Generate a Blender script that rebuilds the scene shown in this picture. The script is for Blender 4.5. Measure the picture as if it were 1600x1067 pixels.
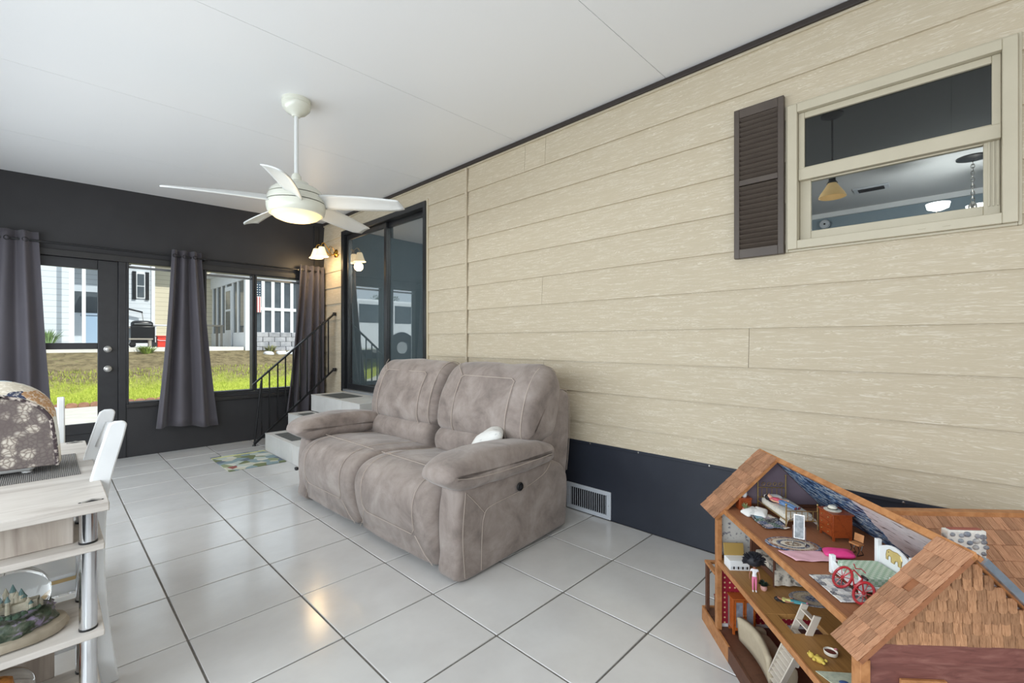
import bpy, math, random
from mathutils import Vector, Matrix, noise
random.seed(7)
R = math.radians
for o in list(bpy.data.objects): bpy.data.objects.remove(o)
SC = bpy.context.scene
COL = SC.collection

# ---------------------------------------------------------------- camera, sky, sun, daylight, exposure
YAW = math.atan2(728, 705)
cam = bpy.data.cameras.new('camera'); cam.sensor_width = 36; cam.lens = 705 / 1600 * 36
cam.clip_start = .02; cam.clip_end = 400
co = bpy.data.objects.new('camera', cam); COL.objects.link(co)
co.location = (0, 0, 1.25); co.rotation_euler = (R(90), 0, -YAW); SC.camera = co

W = bpy.data.worlds.new('sky'); SC.world = W; W.use_nodes = True
bg = W.node_tree.nodes['Background']
bg.inputs['Color'].default_value = (.80, .90, 1, 1); bg.inputs['Strength'].default_value = 1.15
def lamp(name, kind, loc, rot, energy, color=(1, 1, 1), size=None, size_y=None):
    l = bpy.data.lights.new(name, kind); l.energy = energy; l.color = color
    if kind == 'AREA':
        l.shape = 'RECTANGLE'; l.size = size; l.size_y = size_y
    o = bpy.data.objects.new(name, l); COL.objects.link(o); o.location = loc; o.rotation_euler = rot
    return o
sun = lamp('sun', 'SUN', (0, 0, 20), (R(38), R(20), R(0)), 4.2, (1, .95, .87)); sun.data.angle = R(.6)
# daylight entering by the room's unseen window rows (side wall on the left, end wall behind the camera)
lamp('daylight_side_windows', 'AREA', (-1.25, 2.2, 1.40), (0, R(-70), 0), 150, (.87, .945, 1), 1.5, 6.6)
lamp('daylight_end_windows', 'AREA', (.75, -2.1, 1.45), (R(90), 0, 0), 16, (1, .92, .82), 3.6, 1.6)

vs = SC.view_settings
vs.view_transform = 'Standard'; vs.look = 'None'; vs.gamma = 1; vs.use_curve_mapping = False
vs.exposure = 0.12

# ---------------------------------------------------------------- helpers
def lin(c):
    return tuple(((x / 255) / 12.92 if x <= 10 else ((x / 255 + .055) / 1.055) ** 2.4) for x in c) + (1,)
class NT:
    """small node-tree helper"""
    def __init__(s, name):
        s.m = bpy.data.materials.new(name); s.m.use_nodes = True
        s.t = s.m.node_tree; s.b = s.t.nodes['Principled BSDF']
    def n(s, kind, **kw):
        x = s.t.nodes.new(kind)
        for k, v in kw.items():
            if k in x.inputs: x.inputs[k].default_value = v
            else: setattr(x, k, v)
        return x
    def l(s, a, b): s.t.links.new(a, b)
    def coords(s, scale=(1, 1, 1), rnd=True, kind='Object', rot=(0, 0, 0)):
        c = s.n('ShaderNodeTexCoord').outputs[kind]
        mp = s.n('ShaderNodeMapping'); mp.inputs['Scale'].default_value = scale; mp.inputs['Rotation'].default_value = rot
        if rnd:
            oi = s.n('ShaderNodeObjectInfo'); mu = s.n('ShaderNodeMath', operation='MULTIPLY'); mu.inputs[1].default_value = 41
            s.l(oi.outputs['Random'], mu.inputs[0])
            va = s.n('ShaderNodeVectorMath', operation='ADD'); s.l(c, va.inputs[0]); s.l(mu.outputs[0], va.inputs[1])
            c = va.outputs[0]
        s.l(c, mp.inputs[0]); return mp.outputs[0]
    def noise(s, vec, scale=5, detail=3, rough=.55, dist=0):
        x = s.n('ShaderNodeTexNoise'); x.inputs['Scale'].default_value = scale; x.inputs['Detail'].default_value = detail
        x.inputs['Roughness'].default_value = rough; x.inputs['Distortion'].default_value = dist
        s.l(vec, x.inputs['Vector']); return x.outputs['Fac']
    def ramp(s, fac, stops, interp='LINEAR'):
        x = s.n('ShaderNodeValToRGB'); cr = x.color_ramp; cr.interpolation = interp
        while len(cr.elements) < len(stops): cr.elements.new(.5)
        for e, (p, c) in zip(cr.elements, stops):
            e.position = p; e.color = c if len(c) == 4 else lin(c)
        s.l(fac, x.inputs[0]); return x.outputs['Color']
    def mix(s, fac, a, b, blend='MIX'):
        x = s.n('ShaderNodeMix', data_type='RGBA', blend_type=blend)
        for v, i in ((fac, 0), (a, 6), (b, 7)):
            if hasattr(v, 'links') or hasattr(v, 'is_output'): s.l(v, x.inputs[i])
            else: x.inputs[i].default_value = v
        return x.outputs[2]
    def math(s, op, a, b=None):
        x = s.n('ShaderNodeMath', operation=op)
        for i, v in enumerate((a, b)):
            if v is None: continue
            if hasattr(v, 'is_output'): s.l(v, x.inputs[i])
            else: x.inputs[i].default_value = v
        return x.outputs[0]
    def sep(s, vec):
        x = s.n('ShaderNodeSeparateXYZ'); s.l(vec, x.inputs[0]); return x.outputs
    def rnd_bright(s, col, amt):
        oi = s.n('ShaderNodeObjectInfo'); mr = s.n('ShaderNodeMapRange')
        mr.inputs['To Min'].default_value = 1 - amt; mr.inputs['To Max'].default_value = 1 + amt
        s.l(oi.outputs['Random'], mr.inputs[0])
        h = s.n('ShaderNodeHueSaturation'); s.l(mr.outputs[0], h.inputs['Value'])
        if hasattr(col, 'is_output'): s.l(col, h.inputs['Color'])
        else: h.inputs['Color'].default_value = col
        return h.outputs[0]
    def bump(s, h, strength=.2, dist=.01):
        x = s.n('ShaderNodeBump'); x.inputs['Strength'].default_value = strength; x.inputs['Distance'].default_value = dist
        s.l(h, x.inputs['Height']); s.l(x.outputs[0], s.b.inputs['Normal'])
    def out(s, col=None, rough=.5, metal=0, spec=.5, **kw):
        if col is not None:
            if hasattr(col, 'is_output'): s.l(col, s.b.inputs['Base Color'])
            else: s.b.inputs['Base Color'].default_value = col
        s.b.inputs['Roughness'].default_value = rough; s.b.inputs['Metallic'].default_value = metal
        s.b.inputs['Specular IOR Level'].default_value = spec
        for k, v in kw.items(): s.b.inputs[k].default_value = v
        return s.m
MATS = {}
def mat(name, c, rough=.5, c2=None, scale=8, stretch=(1, 1, 1), lo=.35, hi=.65, rnd=0, bump=0, bscale=None, bdist=.004, metal=0, spec=.5, detail=3, dist=0, emit=0, alpha=None, sheen=0):
    """procedural material: colour c mottled with c2, optional per-object brightness and bump"""
    if name in MATS: return MATS[name]
    t = NT(name); col = lin(c)
    vec = t.coords(stretch) if (c2 or bump) else None
    if c2:
        col = t.ramp(t.noise(vec, scale, detail, .6, dist), [(lo, c), (hi, c2)])
    if rnd: col = t.rnd_bright(col, rnd)
    if bump: t.bump(t.noise(vec, bscale or scale * 3, 3), bump, bdist)
    m = t.out(col, rough, metal, spec)
    if emit:
        t.b.inputs['Emission Color'].default_value = lin(c); t.b.inputs['Emission Strength'].default_value = emit
    if sheen:
        t.b.inputs['Sheen Weight'].default_value = sheen; t.b.inputs['Sheen Roughness'].default_value = .4
    MATS[name] = m; return m

class M:
    """collects one mesh"""
    def __init__(s): s.v = []; s.f = []
    def add(s, vs, fs):
        b = len(s.v); s.v += [tuple(x) for x in vs]; s.f += [tuple(i + b for i in q) for q in fs]; return s
    def box(s, x0, x1, y0, y1, z0, z1):
        return s.add([(x0, y0, z0), (x1, y0, z0), (x1, y1, z0), (x0, y1, z0), (x0, y0, z1), (x1, y0, z1), (x1, y1, z1), (x0, y1, z1)],
                     [(0, 3, 2, 1), (4, 5, 6, 7), (0, 1, 5, 4), (1, 2, 6, 5), (2, 3, 7, 6), (3, 0, 4, 7)])
    def obox(s, c, size, rot=(0, 0, 0)):
        m = M().box(-size[0] / 2, size[0] / 2, -size[1] / 2, size[1] / 2, -size[2] / 2, size[2] / 2)
        return s.merge(m, Matrix.Translation(c) @ Matrix.Rotation(rot[2], 4, 'Z') @ Matrix.Rotation(rot[1], 4, 'Y') @ Matrix.Rotation(rot[0], 4, 'X'))
    def merge(s, m, mx=Matrix()):
        return s.add([mx @ Vector(p) for p in m.v], m.f)
    def hexa(s, lo, hi):      # two quads
        return s.add(list(lo) + list(hi), [(0, 3, 2, 1), (4, 5, 6, 7), (0, 1, 5, 4), (1, 2, 6, 5), (2, 3, 7, 6), (3, 0, 4, 7)])
    def ring_loft(s, rings, cap=True, closed=False):
        n = len(rings[0]); b = len(s.v)
        for q in rings: s.v += [tuple(p) for p in q]
        m = len(rings)
        for i in range(m if closed else m - 1):
            k = (i + 1) % m
            for j in range(n):
                j2 = (j + 1) % n
                s.f.append((b + i * n + j, b + i * n + j2, b + k * n + j2, b + k * n + j))
        if cap and not closed:
            s.f.append(tuple(b + j for j in reversed(range(n)))); s.f.append(tuple(b + (m - 1) * n + j for j in range(n)))
        return s
    def tube(s, pts, r, n=8, closed=False, flat=1):
        pts = [Vector(p) for p in pts]; k = len(pts); rings = []; ref = None
        for i, p in enumerate(pts):
            if closed: d = pts[(i + 1) % k] - pts[i - 1]
            else: d = pts[min(i + 1, k - 1)] - pts[max(i - 1, 0)]
            d.normalize()
            if ref is None: ref = Vector((0, 0, 1)) if abs(d.z) < .9 else Vector((1, 0, 0))
            a = (ref - d * ref.dot(d)).normalized(); ref = a; c = d.cross(a)
            rr = r[i] if isinstance(r, (list, tuple)) else r
            rings.append([p + a * (rr * math.cos(t)) + c * (rr * flat * math.sin(t)) for t in [2 * math.pi * j / n for j in range(n)]])
        return s.ring_loft(rings, closed=closed)
    def cyl(s, p, q, r, r2=None, n=16): return s.tube([p, q], [r, r if r2 is None else r2], n)
    def lathe(s, prof, n=20, c=(0, 0, 0), sx=1, sy=1):
        return s.ring_loft([[(c[0] + r * sx * math.cos(2 * math.pi * j / n), c[1] + r * sy * math.sin(2 * math.pi * j / n), c[2] + z) for j in range(n)] for r, z in prof])
    def sup(s, c, a, e1=.5, e2=.5, nu=12, nv=20, fn=None):
        def pw(x, e): return math.copysign(abs(x) ** e, x)
        rings = []
        for i in range(nu + 1):
            t = -math.pi / 2 + math.pi * (i + .02) / (nu + .04)
            q = []
            for j in range(nv):
                w = 2 * math.pi * j / nv
                p = Vector((a[0] * pw(math.cos(t), e1) * pw(math.cos(w), e2), a[1] * pw(math.cos(t), e1) * pw(math.sin(w), e2), a[2] * pw(math.sin(t), e1)))
                if fn: p = Vector(fn(p))
                q.append(p + Vector(c))
            rings.append(q)
        return s.ring_loft(rings)
    def prism(s, poly, axis, d0, d1):
        """poly: 2D outline; axis 'x' -> (y,z), 'y' -> (x,z), 'z' -> (x,y)"""
        def P(p, d): return (d, p[0], p[1]) if axis == 'x' else (p[0], d, p[1]) if axis == 'y' else (p[0], p[1], d)
        n = len(poly); b = len(s.v)
        s.v += [P(p, d0) for p in poly] + [P(p, d1) for p in poly]
        s.f += [tuple(b + i for i in range(n)), tuple(b + n + i for i in reversed(range(n)))]
        s.f += [(b + i, b + n + i, b + n + (i + 1) % n, b + (i + 1) % n) for i in range(n)]
        return s
    def grid(s, fn, nu, nv):
        b = len(s.v)
        s.v += [tuple(fn(i / nu, j / nv)) for i in range(nu + 1) for j in range(nv + 1)]
        s.f += [(b + i * (nv + 1) + j, b + (i + 1) * (nv + 1) + j, b + (i + 1) * (nv + 1) + j + 1, b + i * (nv + 1) + j + 1) for i in range(nu) for j in range(nv)]
        return s
    def mesh(s, name, smooth=False, angle=40):
        me = bpy.data.meshes.new(name); me.from_pydata(s.v, [], s.f); me.update()
        import bmesh
        bm = bmesh.new(); bm.from_mesh(me); bmesh.ops.recalc_face_normals(bm, faces=bm.faces); bm.to_mesh(me); bm.free()
        if smooth:
            me.polygons.foreach_set('use_smooth', [True] * len(me.polygons))
            me.set_sharp_from_angle(angle=R(angle))
        return me
    def build(s, name, m, parent=None, smooth=False, bevel=0, sub=0, angle=40, loc=None, rot=None, solid=0):
        me = s.mesh(name, smooth or bool(bevel), angle)
        if m: me.materials.append(m)
        o = bpy.data.objects.new(name, me); COL.objects.link(o)
        if parent: o.parent = parent
        if loc: o.location = loc
        if rot: o.rotation_euler = rot
        if solid:
            d = o.modifiers.new('thickness', 'SOLIDIFY'); d.thickness = solid; d.offset = 0
        if bevel:
            d = o.modifiers.new('bevel', 'BEVEL'); d.width = bevel; d.segments = 2; d.limit_method = 'ANGLE'; d.angle_limit = R(35)
        if sub:
            d = o.modifiers.new('sub', 'SUBSURF'); d.levels = sub; d.render_levels = sub
        return o
def inst(src, parent, loc=(0, 0, 0), rot=(0, 0, 0), scale=(1, 1, 1)):
    c = src.copy(); COL.objects.link(c); c.parent = parent; c.location = loc; c.rotation_euler = rot; c.scale = scale; return c
def tag(o, label, cat, group=None, kind=None):
    o['label'] = label
    if cat: o['category'] = cat
    if group: o['group'] = group
    if kind: o['kind'] = kind
    return o
def thing(name, label, cat, loc=(0, 0, 0), rz=0, group=None, rot=None):
    o = bpy.data.objects.new(name, None); COL.objects.link(o); o.empty_display_size = .05
    o.location = loc; o.rotation_euler = rot or (0, 0, rz)
    return tag(o, label, cat, group)
def struct(o, label=None):
    o['kind'] = 'structure'
    if label: o['label'] = label
    return o
def sempty(name, label=None):
    o = bpy.data.objects.new(name, None); COL.objects.link(o); return struct(o, label)
def copy_tree(o, parent=None):
    c = o.copy(); COL.objects.link(c); c.parent = parent
    for ch in list(o.children): copy_tree(ch, c)
    return c
def crom(pts, n=6, closed=False):
    """Catmull-Rom through control points"""
    P = [Vector(p) for p in pts]; k = len(P); out = []
    for i in range(k if closed else k - 1):
        if closed: a, b, c, d = P[i - 1], P[i], P[(i + 1) % k], P[(i + 2) % k]
        else: a, b, c, d = P[max(i - 1, 0)], P[i], P[i + 1], P[min(i + 2, k - 1)]
        for j in range(n):
            t = j / n
            out.append(.5 * ((2 * b) + (c - a) * t + (2 * a - 5 * b + 4 * c - d) * t * t + (3 * b - a - 3 * c + d) * t ** 3))
    if not closed: out.append(P[-1])
    return out
def glass_mat(name, tint=(1, 1, 1), refl=1.45, gloss=(1, 1, 1)):
    t = NT(name); t.t.nodes.remove(t.b)
    fr = t.n('ShaderNodeFresnel'); fr.inputs['IOR'].default_value = refl
    tr = t.n('ShaderNodeBsdfTransparent'); tr.inputs[0].default_value = (*tint, 1)
    gl = t.n('ShaderNodeBsdfGlossy'); gl.inputs['Roughness'].default_value = 0; gl.inputs[0].default_value = (*gloss, 1)
    mx = t.n('ShaderNodeMixShader'); ge = t.n('ShaderNodeNewGeometry'); t.l(t.math('MULTIPLY', fr.outputs[0], t.math('SUBTRACT', 1, ge.outputs['Backfacing'])), mx.inputs[0]); t.l(tr.outputs[0], mx.inputs[1]); t.l(gl.outputs[0], mx.inputs[2])
    t.l(mx.outputs[0], t.t.nodes['Material Output'].inputs[0]); return t.m

# ---------------------------------------------------------------- room shell
XW, YB, XL, YE = 2.74, 6.37, -1.35, -2.2          # house wall, far wall, window side, end behind the camera
def zc(x): return 2.915 - .018 * (XW - x)

m_grout = mat('grout', (112, 107, 101), .9, (94, 90, 85), 60)
def tile_mat():
    t = NT('floor_tile'); v = t.coords((1, 1, 1))
    c = t.ramp(t.noise(v, 3.2, 4, .6), [(.3, (197, 195, 193)), (.7, (209, 208, 206))])
    c = t.rnd_bright(c, .025)
    t.bump(t.noise(t.coords((9, 22, 9)), 1.6, 4, .6, .6), .11, .005)
    return t.out(c, .15, 0, .9)
m_tile = tile_mat()
floor = struct(M().box(XL, XW + .1, YE, YB + .1, -.06, -.004).build('floor', m_grout), 'light grey ceramic tile floor')
xs = [1.334 + .4603 * k for k in range(-6, 3)] + [XW]; xs[0] = XL
ys = [y for y in [2.744 + .4537 * k for k in range(-11, 9)] if YE + .1 < y < YB - .05]; ys = [YE] + ys + [YB]
tm = {}
for a, b in zip(xs[:-1], xs[1:]):
    for c, d in zip(ys[:-1], ys[1:]):
        w, h = b - a - .008, d - c - .008; key = (round(w, 3), round(h, 3))
        if key not in tm:
            tm[key] = M().box(-w / 2, w / 2, -h / 2, h / 2, -.012, 0).build('floor_tile', m_tile, floor, bevel=.0025, loc=((a + b) / 2, (c + d) / 2, 0))
        else: inst(tm[key], floor, ((a + b) / 2, (c + d) / 2, random.uniform(-.0006, .0006)))

def ceil_mat():
    t = NT('ceiling_panel'); v = t.coords((1, 1, 1), rnd=False)
    t.bump(t.noise(v, 120, 3, .6), .12, .003)
    return t.out(lin((232, 232, 232)), .42, 0, .4)
m_ceil = ceil_mat()
m_seam = mat('ceiling_seam', (150, 150, 150), .8)
yj = [YE - .1, -1.31, -.012, 1.285, 2.58, 3.88, 5.17, YB]
def cbox(x0, x1, y0, y1, dz0, dz1):
    return M().hexa([(x0, y0, zc(x0) + dz0), (x1, y0, zc(x1) + dz0), (x1, y1, zc(x1) + dz0), (x0, y1, zc(x0) + dz0)],
                    [(x0, y0, zc(x0) + dz1), (x1, y0, zc(x1) + dz1), (x1, y1, zc(x1) + dz1), (x0, y1, zc(x0) + dz1)])
ceiling = struct(cbox(XL - .1, XW, YE - .1, YB, .006, .05).build('ceiling', m_seam), 'white panelled porch ceiling')
for a, b in zip(yj[:-1], yj[1:]): cbox(XL - .1, XW, a + .0015, b - .0015, 0, .006).build('ceiling_panel', m_ceil, ceiling)
m_roof = mat('roof_metal', (205, 205, 203), .5, rnd=.01)
struct(M().box(XL - .5, 7.6, YE - 3.4, YB + .45, 3.02, 3.12).build('roof_slab', m_roof), 'flat porch and house roof above the ceiling')

def darkwall_mat():
    t = NT('charcoal_wall'); v = t.coords((1, 1, 1), rnd=False)
    c = t.ramp(t.noise(v, 2.5, 3), [(.3, (46, 45, 47)), (.7, (52, 51, 53))])
    t.bump(t.noise(v, 90, 3), .15, .002)
    return t.out(c, .5, 0, .4)
m_dark = darkwall_mat()
m_dtrim = mat('dark_trim', (36, 35, 35), .45, (42, 40, 40), 12)
m_black = mat('black_metal', (20, 20, 22), .3, (28, 28, 30), 20)
w = M()
w.box(XL - .1, XW + .1, YB, YB + .12, 2.15, 3.0)
w.box(XL - .1, -.40, YB, YB + .12, -.06, 2.15)
w.box(.55, 1.29, YB, YB + .12, -.06, .55); w.box(1.29, XW + .1, YB, YB + .12, -.06, .61)
w.box(2.42, XW + .1, YB, YB + .12, .61, 2.15)
w.box(1.22, 1.31, YB, YB + .12, .55, 2.15)
wall_back = struct(w.build('wall_back', m_dark), 'charcoal painted end wall with door and windows')
# slim battens and the corner post on the far wall
struct(M().box(2.60, 2.66, YB - .022, YB - .001, .0, 2.86).build('trim_1', m_dtrim, None, bevel=.004), 'dark corner post beside the house wall')
struct(M().box(XL, 2.60, YB - .03, YB - .001, 2.10, 2.165).build('trim_2', m_dtrim, None, bevel=.004), 'dark head rail over door and windows')
struct(M().box(.60, 2.60, YB - .035, YB - .001, .535, .575).build('trim_3', m_dtrim, None, bevel=.004), 'dark sill rail under the windows')

m_pane = glass_mat('clear_glass', (.95, .97, .97), 1.12)
m_frame = mat('dark_window_frame', (34, 34, 37), .4, (40, 40, 43), 15)
def window(i, x0, x1, z0, z1, label):
    o = sempty('window_%d' % i, label); t = .022
    for a in ((x0, x0 + t, z0, z1), (x1 - t, x1, z0, z1)): M().box(a[0], a[1], YB - .012, YB + .10, a[2], a[3]).build('frame_jamb', m_frame, o, bevel=.003)
    M().box(x0 + t, x1 - t, YB - .012, YB + .10, z1 - t, z1).build('frame_head', m_frame, o, bevel=.003)
    M().box(x0 + t, x1 - t, YB - .02, YB + .10, z0, z0 + t).build('frame_sill', m_frame, o, bevel=.003)
    M().box(x0 + t + .001, x1 - t - .001, YB + .045, YB + .05, z0 + t, z1 - t - .05).build('pane', m_pane, o)
    M().box(x0 + t + .001, x1 - t - .001, YB + .038, YB + .058, z1 - t - .05, z1 - t - .025).build('screen_track', mat('grey_aluminium', (120, 122, 124), .4, metal=.5), o)
    return o
window(1, .60, 1.22, .57, 2.12, 'window beside the door, partly behind the middle curtain')
window(2, 1.31, 1.845, .62, 2.11, 'window in the middle of the charcoal wall')
window(3, 1.855, 2.42, .62, 2.11, 'window at the corner behind the stair railing')

# storm door in the far wall
d = sempty('door_1', 'charcoal door with two glass panes and two round knobs')
dx0, dx1, dy0, dy1 = -.38, .535, YB + .01, YB + .055
M().box(dx0, dx0 + .15, dy0, dy1, .015, 2.10).build('stile', m_frame, d, bevel=.004)
M().box(.375, dx1, dy0, dy1, .015, 2.10).build('stile', m_frame, d, bevel=.004)
for z0, z1, n in ((2.0, 2.10, 'top_rail'), (1.17, 1.235, 'lock_rail'), (.30, .405, 'bottom_rail')):
    M().box(dx0 + .15, .375, dy0, dy1, z0, z1).build(n, m_frame, d, bevel=.004)
M().box(dx0 + .15, .375, dy0 + .012, dy1 - .008, .015, .30).build('kick_panel', m_frame, d, bevel=.003)
for z0, z1 in ((1.235, 2.0), (.405, 1.17)): M().box(dx0 + .15, .375, dy0 + .018, dy0 + .023, z0, z1).build('pane', m_pane, d)
for sx in (-.40, .535): M().box(sx, sx + .02 + (.045 if sx > 0 else 0), YB - .012, YB + .1, 0, 2.13).build('door_jamb', m_frame, d, bevel=.004)
M().box(-.40, .60, YB - .012, YB + .1, 2.10, 2.15).build('door_head', m_frame, d, bevel=.004)
m_nickel = mat('satin_nickel', (190, 188, 184), .28, metal=.9, c2=(170, 168, 165), scale=30)
def knob(z, name):
    M().lathe([(.034, 0), (.034, .006), (.014, .010), (.013, .03), (.027, .038), (.031, .05), (.027, .062), (.012, .067), (0.001, .068)], 24).build(name, m_nickel, d, smooth=True, loc=(.454, dy0, z), rot=(R(90), 0, 0))
knob(.961, 'door_knob'); knob(1.169, 'deadbolt')

# unseen sides that let the daylight in
def windowed(name, label, along, fixed, a0, a1, n):
    w = M()
    def bx(p, q, z0, z1):
        if along == 'y': w.box(fixed - .1, fixed, p, q, z0, z1)
        else: w.box(p, q, fixed - .1, fixed, z0, z1)
    bx(a0, a1, -.06, .6); bx(a0, a1, 2.2, 3.0)
    for i in range(n + 1):
        c = a0 + (a1 - a0) * i / n; bx(max(a0, c - .05), min(a1, c + .05), .6, 2.2)
    return struct(w.build(name, m_dark), label)
windowed('wall_left', 'charcoal window side of the porch', 'y', XL, YE - .1, YB, 6)
windowed('wall_end', 'charcoal window end of the porch', 'x', YE, XL, XW + .1, 3)

# ---------------------------------------------------------------- lap-sided house wall
def siding_mat():
    t = NT('embossed_lap_siding'); n0 = t.noise(t.coords((30, 2.4, 30)), 1.5, 3, .55, .8)
    n1 = t.math('ADD', t.math('MULTIPLY', t.math('SINE', t.math('MULTIPLY', n0, 95)), .5), .5)
    n2 = t.noise(t.coords((60, 5, 60)), 1.5, 3, .6)
    n1 = t.math('MULTIPLY', n1, t.ramp(n2, [(.40, (.15, .15, .15, 1)), (.62, (1, 1, 1, 1))]))
    c = t.ramp(n1, [(0, (190, 177, 153)), (.45, (196, 183, 160)), (.8, (210, 200, 181))])
    t.bump(n1, .25, .003)
    c = t.rnd_bright(c, .015)
    return t.out(c, .6, 0, .3)
m_siding = siding_mat()
m_skirt = mat('blue_black_skirt', (40, 44, 54), .38, (46, 50, 60), 3, bump=.12, bscale=4, bdist=.01, spec=.5)
SL = (3.868, 5.77, .60, 2.70); WI = (-.212, .623, 1.72, 2.497)
b = M(); x0, x1 = XW + .012, XW + .12
b.box(x0, x1, YE - .1, WI[0], -.06, 3.0); b.box(x0, x1, WI[0], WI[1], -.06, WI[2]); b.box(x0, x1, WI[0], WI[1], WI[3], 3.0)
b.box(x0, x1, WI[1], SL[0], -.06, 3.0); b.box(x0, x1, SL[0], SL[1], -.06, SL[2]); b.box(x0, x1, SL[0], SL[1], SL[3], 3.0)
b.box(x0, x1, SL[1], YB + .12, -.06, 3.0)
wall_right = struct(b.build('wall_right', mat('wall_backing', (120, 110, 95), .8)), 'beige wood-grain lap siding house wall')
joints = {3: [.806], 2: [2.308], 5: [2.321], 10: [2.288, 2.507]}
edges = [.522] + [.665 + .22 * k for k in range(11)] + [2.91]
def board(m, y0, y1, za, zb, zlo, zhi):
    # slanted face: proud at the bottom lap, thin at the top
    def fx(z): return XW - .006 + .014 * (z - zlo) / max(.2, zhi - zlo)
    m.hexa([(fx(za), y0, za), (x0, y0, za), (x0, y1, za), (fx(za), y1, za)],
             [(fx(zb), y0, zb), (x0, y0, zb), (x0, y1, zb), (fx(zb), y1, zb)])
for k, (za, zb) in enumerate(zip(edges[:-1], edges[1:])):
    cuts = sorted(set([YE, YB, 3.237] + joints.get(k, []) + [y for op in (SL, WI) if op[2] < zb and op[3] > za for y in op[:2]]))
    ends = set([YB, 3.237] + joints.get(k, [])); bm_ = M()
    for y0, y1 in zip(cuts[:-1], cuts[1:]):
        ym = (y0 + y1) / 2; parts = [(za, zb)]
        for op in (SL, WI):
            if op[0] < ym < op[1]:
                new = []
                for p, q in parts:
                    if op[2] > p: new.append((p, min(q, op[2])))
                    if op[3] < q: new.append((max(p, op[3]), q))
                parts = [(p, q) for p, q in new if q - p > .004]
        first = y0 == YE or y0 in ends
        for p, q in parts: board(bm_, y0 + (.0012 if first else 0), y1 - (.0012 if y1 in ends else 0), p, q, za, zb)
        if y1 in ends and bm_.v: bm_.build('siding_board', m_siding, wall_right); bm_ = M()
M().box(XW + .002, x0, YE, YB, 0, .515).build('skirting_panel', m_skirt, wall_right)
M().box(XW - .008, x0, YE, YB, .505, .524).build('skirting_flashing', m_skirt, wall_right, bevel=.002)
sc0 = None
for y in (3.3, 1.86, 1.48, 1.02, .55, .15, -.25):
    if sc0 is None: sc0 = M().lathe([(.006, 0), (.005, .003), (.001, .004)], 10).build('screw', m_nickel, wall_right, smooth=True, loc=(XW - .008, y, .513), rot=(0, R(-90), 0))
    else: inst(sc0, wall_right, (XW - .008, y, .513), (0, R(-90), 0))
struct(M().box(XW - .022, XW + .01, YE, YB, 2.880, 2.912).build('trim_4', mat('brown_black_trim', (48, 40, 36), .5), None, bevel=.003), 'dark brown trim between ceiling and siding')

# ---------------------------------------------------------------- sliding glass door in the house wall
m_slide = mat('black_door_frame', (32, 33, 35), .28, spec=.6, c2=(38, 39, 41), scale=20)
m_sglass = glass_mat('slider_glass', (.82, .88, .89), 3.8, (.94, .97, .98))
s = sempty('door_2', 'black framed sliding glass door into the house')
y0, y1, z0, z1 = SL
M().box(XW - .03, XW + .10, y1 - .06, y1, z0, z1).build('frame_jamb', m_slide, s, bevel=.003)
M().box(XW - .03, XW + .10, y0, y0 + .045, z0, z1).build('frame_jamb', m_slide, s, bevel=.003)
M().box(XW - .03, XW + .10, y0 + .045, y1 - .06, z1 - .06, z1).build('frame_head', m_slide, s, bevel=.003)
M().box(XW - .035, XW + .10, y0 + .045, y1 - .06, z0, z0 + .03).build('frame_sill', mat('mill_aluminium', (170, 172, 175), .35, metal=.6), s, bevel=.003)
def slide_panel(ya, yb, xa, xb):
    t = .05; za, zb = z0 + .032, z1 - .062
    for p, q in ((ya, ya + t), (yb - t, yb)): M().box(xa, xb, p, q, za, zb).build('panel_stile', m_slide, s, bevel=.003)
    M().box(xa, xb, ya + t, yb - t, zb - .06, zb).build('panel_rail', m_slide, s, bevel=.003)
    M().box(xa, xb, ya + t, yb - t, za, za + .07).build('panel_rail', m_slide, s, bevel=.003)
    M().box((xa + xb) / 2 - .002, (xa + xb) / 2 + .002, ya + t, yb - t, za + .07, zb - .06).build('pane', m_sglass, s)
slide_panel(4.70, 5.69, XW + .01, XW + .04)
slide_panel(3.93, 4.76, XW + .045, XW + .075)
M().box(XW - .008, XW + .01, 5.60, 5.625, 1.55, 1.75).build('pull_handle', m_slide, s, bevel=.004)
# outer casing bead on the room side
for p, q in ((y0 - .02, y0), (y1, y1 + .02)): M().box(XW - .014, XW + .012, p, q, z0 - .02, z1 + .02).build('casing', mat('tan_casing', (205, 193, 168), .6), s)

# ---------------------------------------------------------------- vinyl window in the house wall
m_vinyl = mat('almond_vinyl', (186, 177, 155), .42, (191, 182, 160), 6)
s = sempty('window_4', 'almond vinyl double-sash window into the lit house')
y0, y1, z0, z1 = WI
def barsY(name, xa, xb, ya, yb, za, zb, t, tb=None, m=None):
    tb = tb or t; m = m or m_vinyl
    for p, q in ((ya, ya + t), (yb - t, yb)): M().box(xa, xb, p, q, za, zb).build(name, m, s, bevel=.003)
    M().box(xa, xb, ya + t, yb - t, zb - tb, zb).build(name, m, s, bevel=.003)
    M().box(xa, xb, ya + t, yb - t, za, za + tb).build(name, m, s, bevel=.003)
barsY('outer_flange', XW - .012, XW + .012, y0, y1, z0, z1, .012)
barsY('frame_member', XW - .030, XW + .06, y0 + .012, y1 - .012, z0 + .012, z1 - .012, .044)
barsY('upper_sash', XW - .002, XW + .028, y0 + .057, y1 - .057, 2.125, z1 - .057, .027, .03)
barsY('lower_sash', XW + .030, XW + .058, y0 + .057, y1 - .057, z0 + .056, 2.135, .05, .05)
M().box(XW - .006, XW + .03, y0 + .057, y1 - .057, 2.09, 2.15).build('meeting_rail', m_vinyl, s, bevel=.003)
for yy in (y0 + .062, y0 + .075, y0 + .088): M().box(XW + .024, XW + .032, yy, yy + .006, z0 + .1, 2.09).build('jamb_track', m_vinyl, s)
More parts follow.
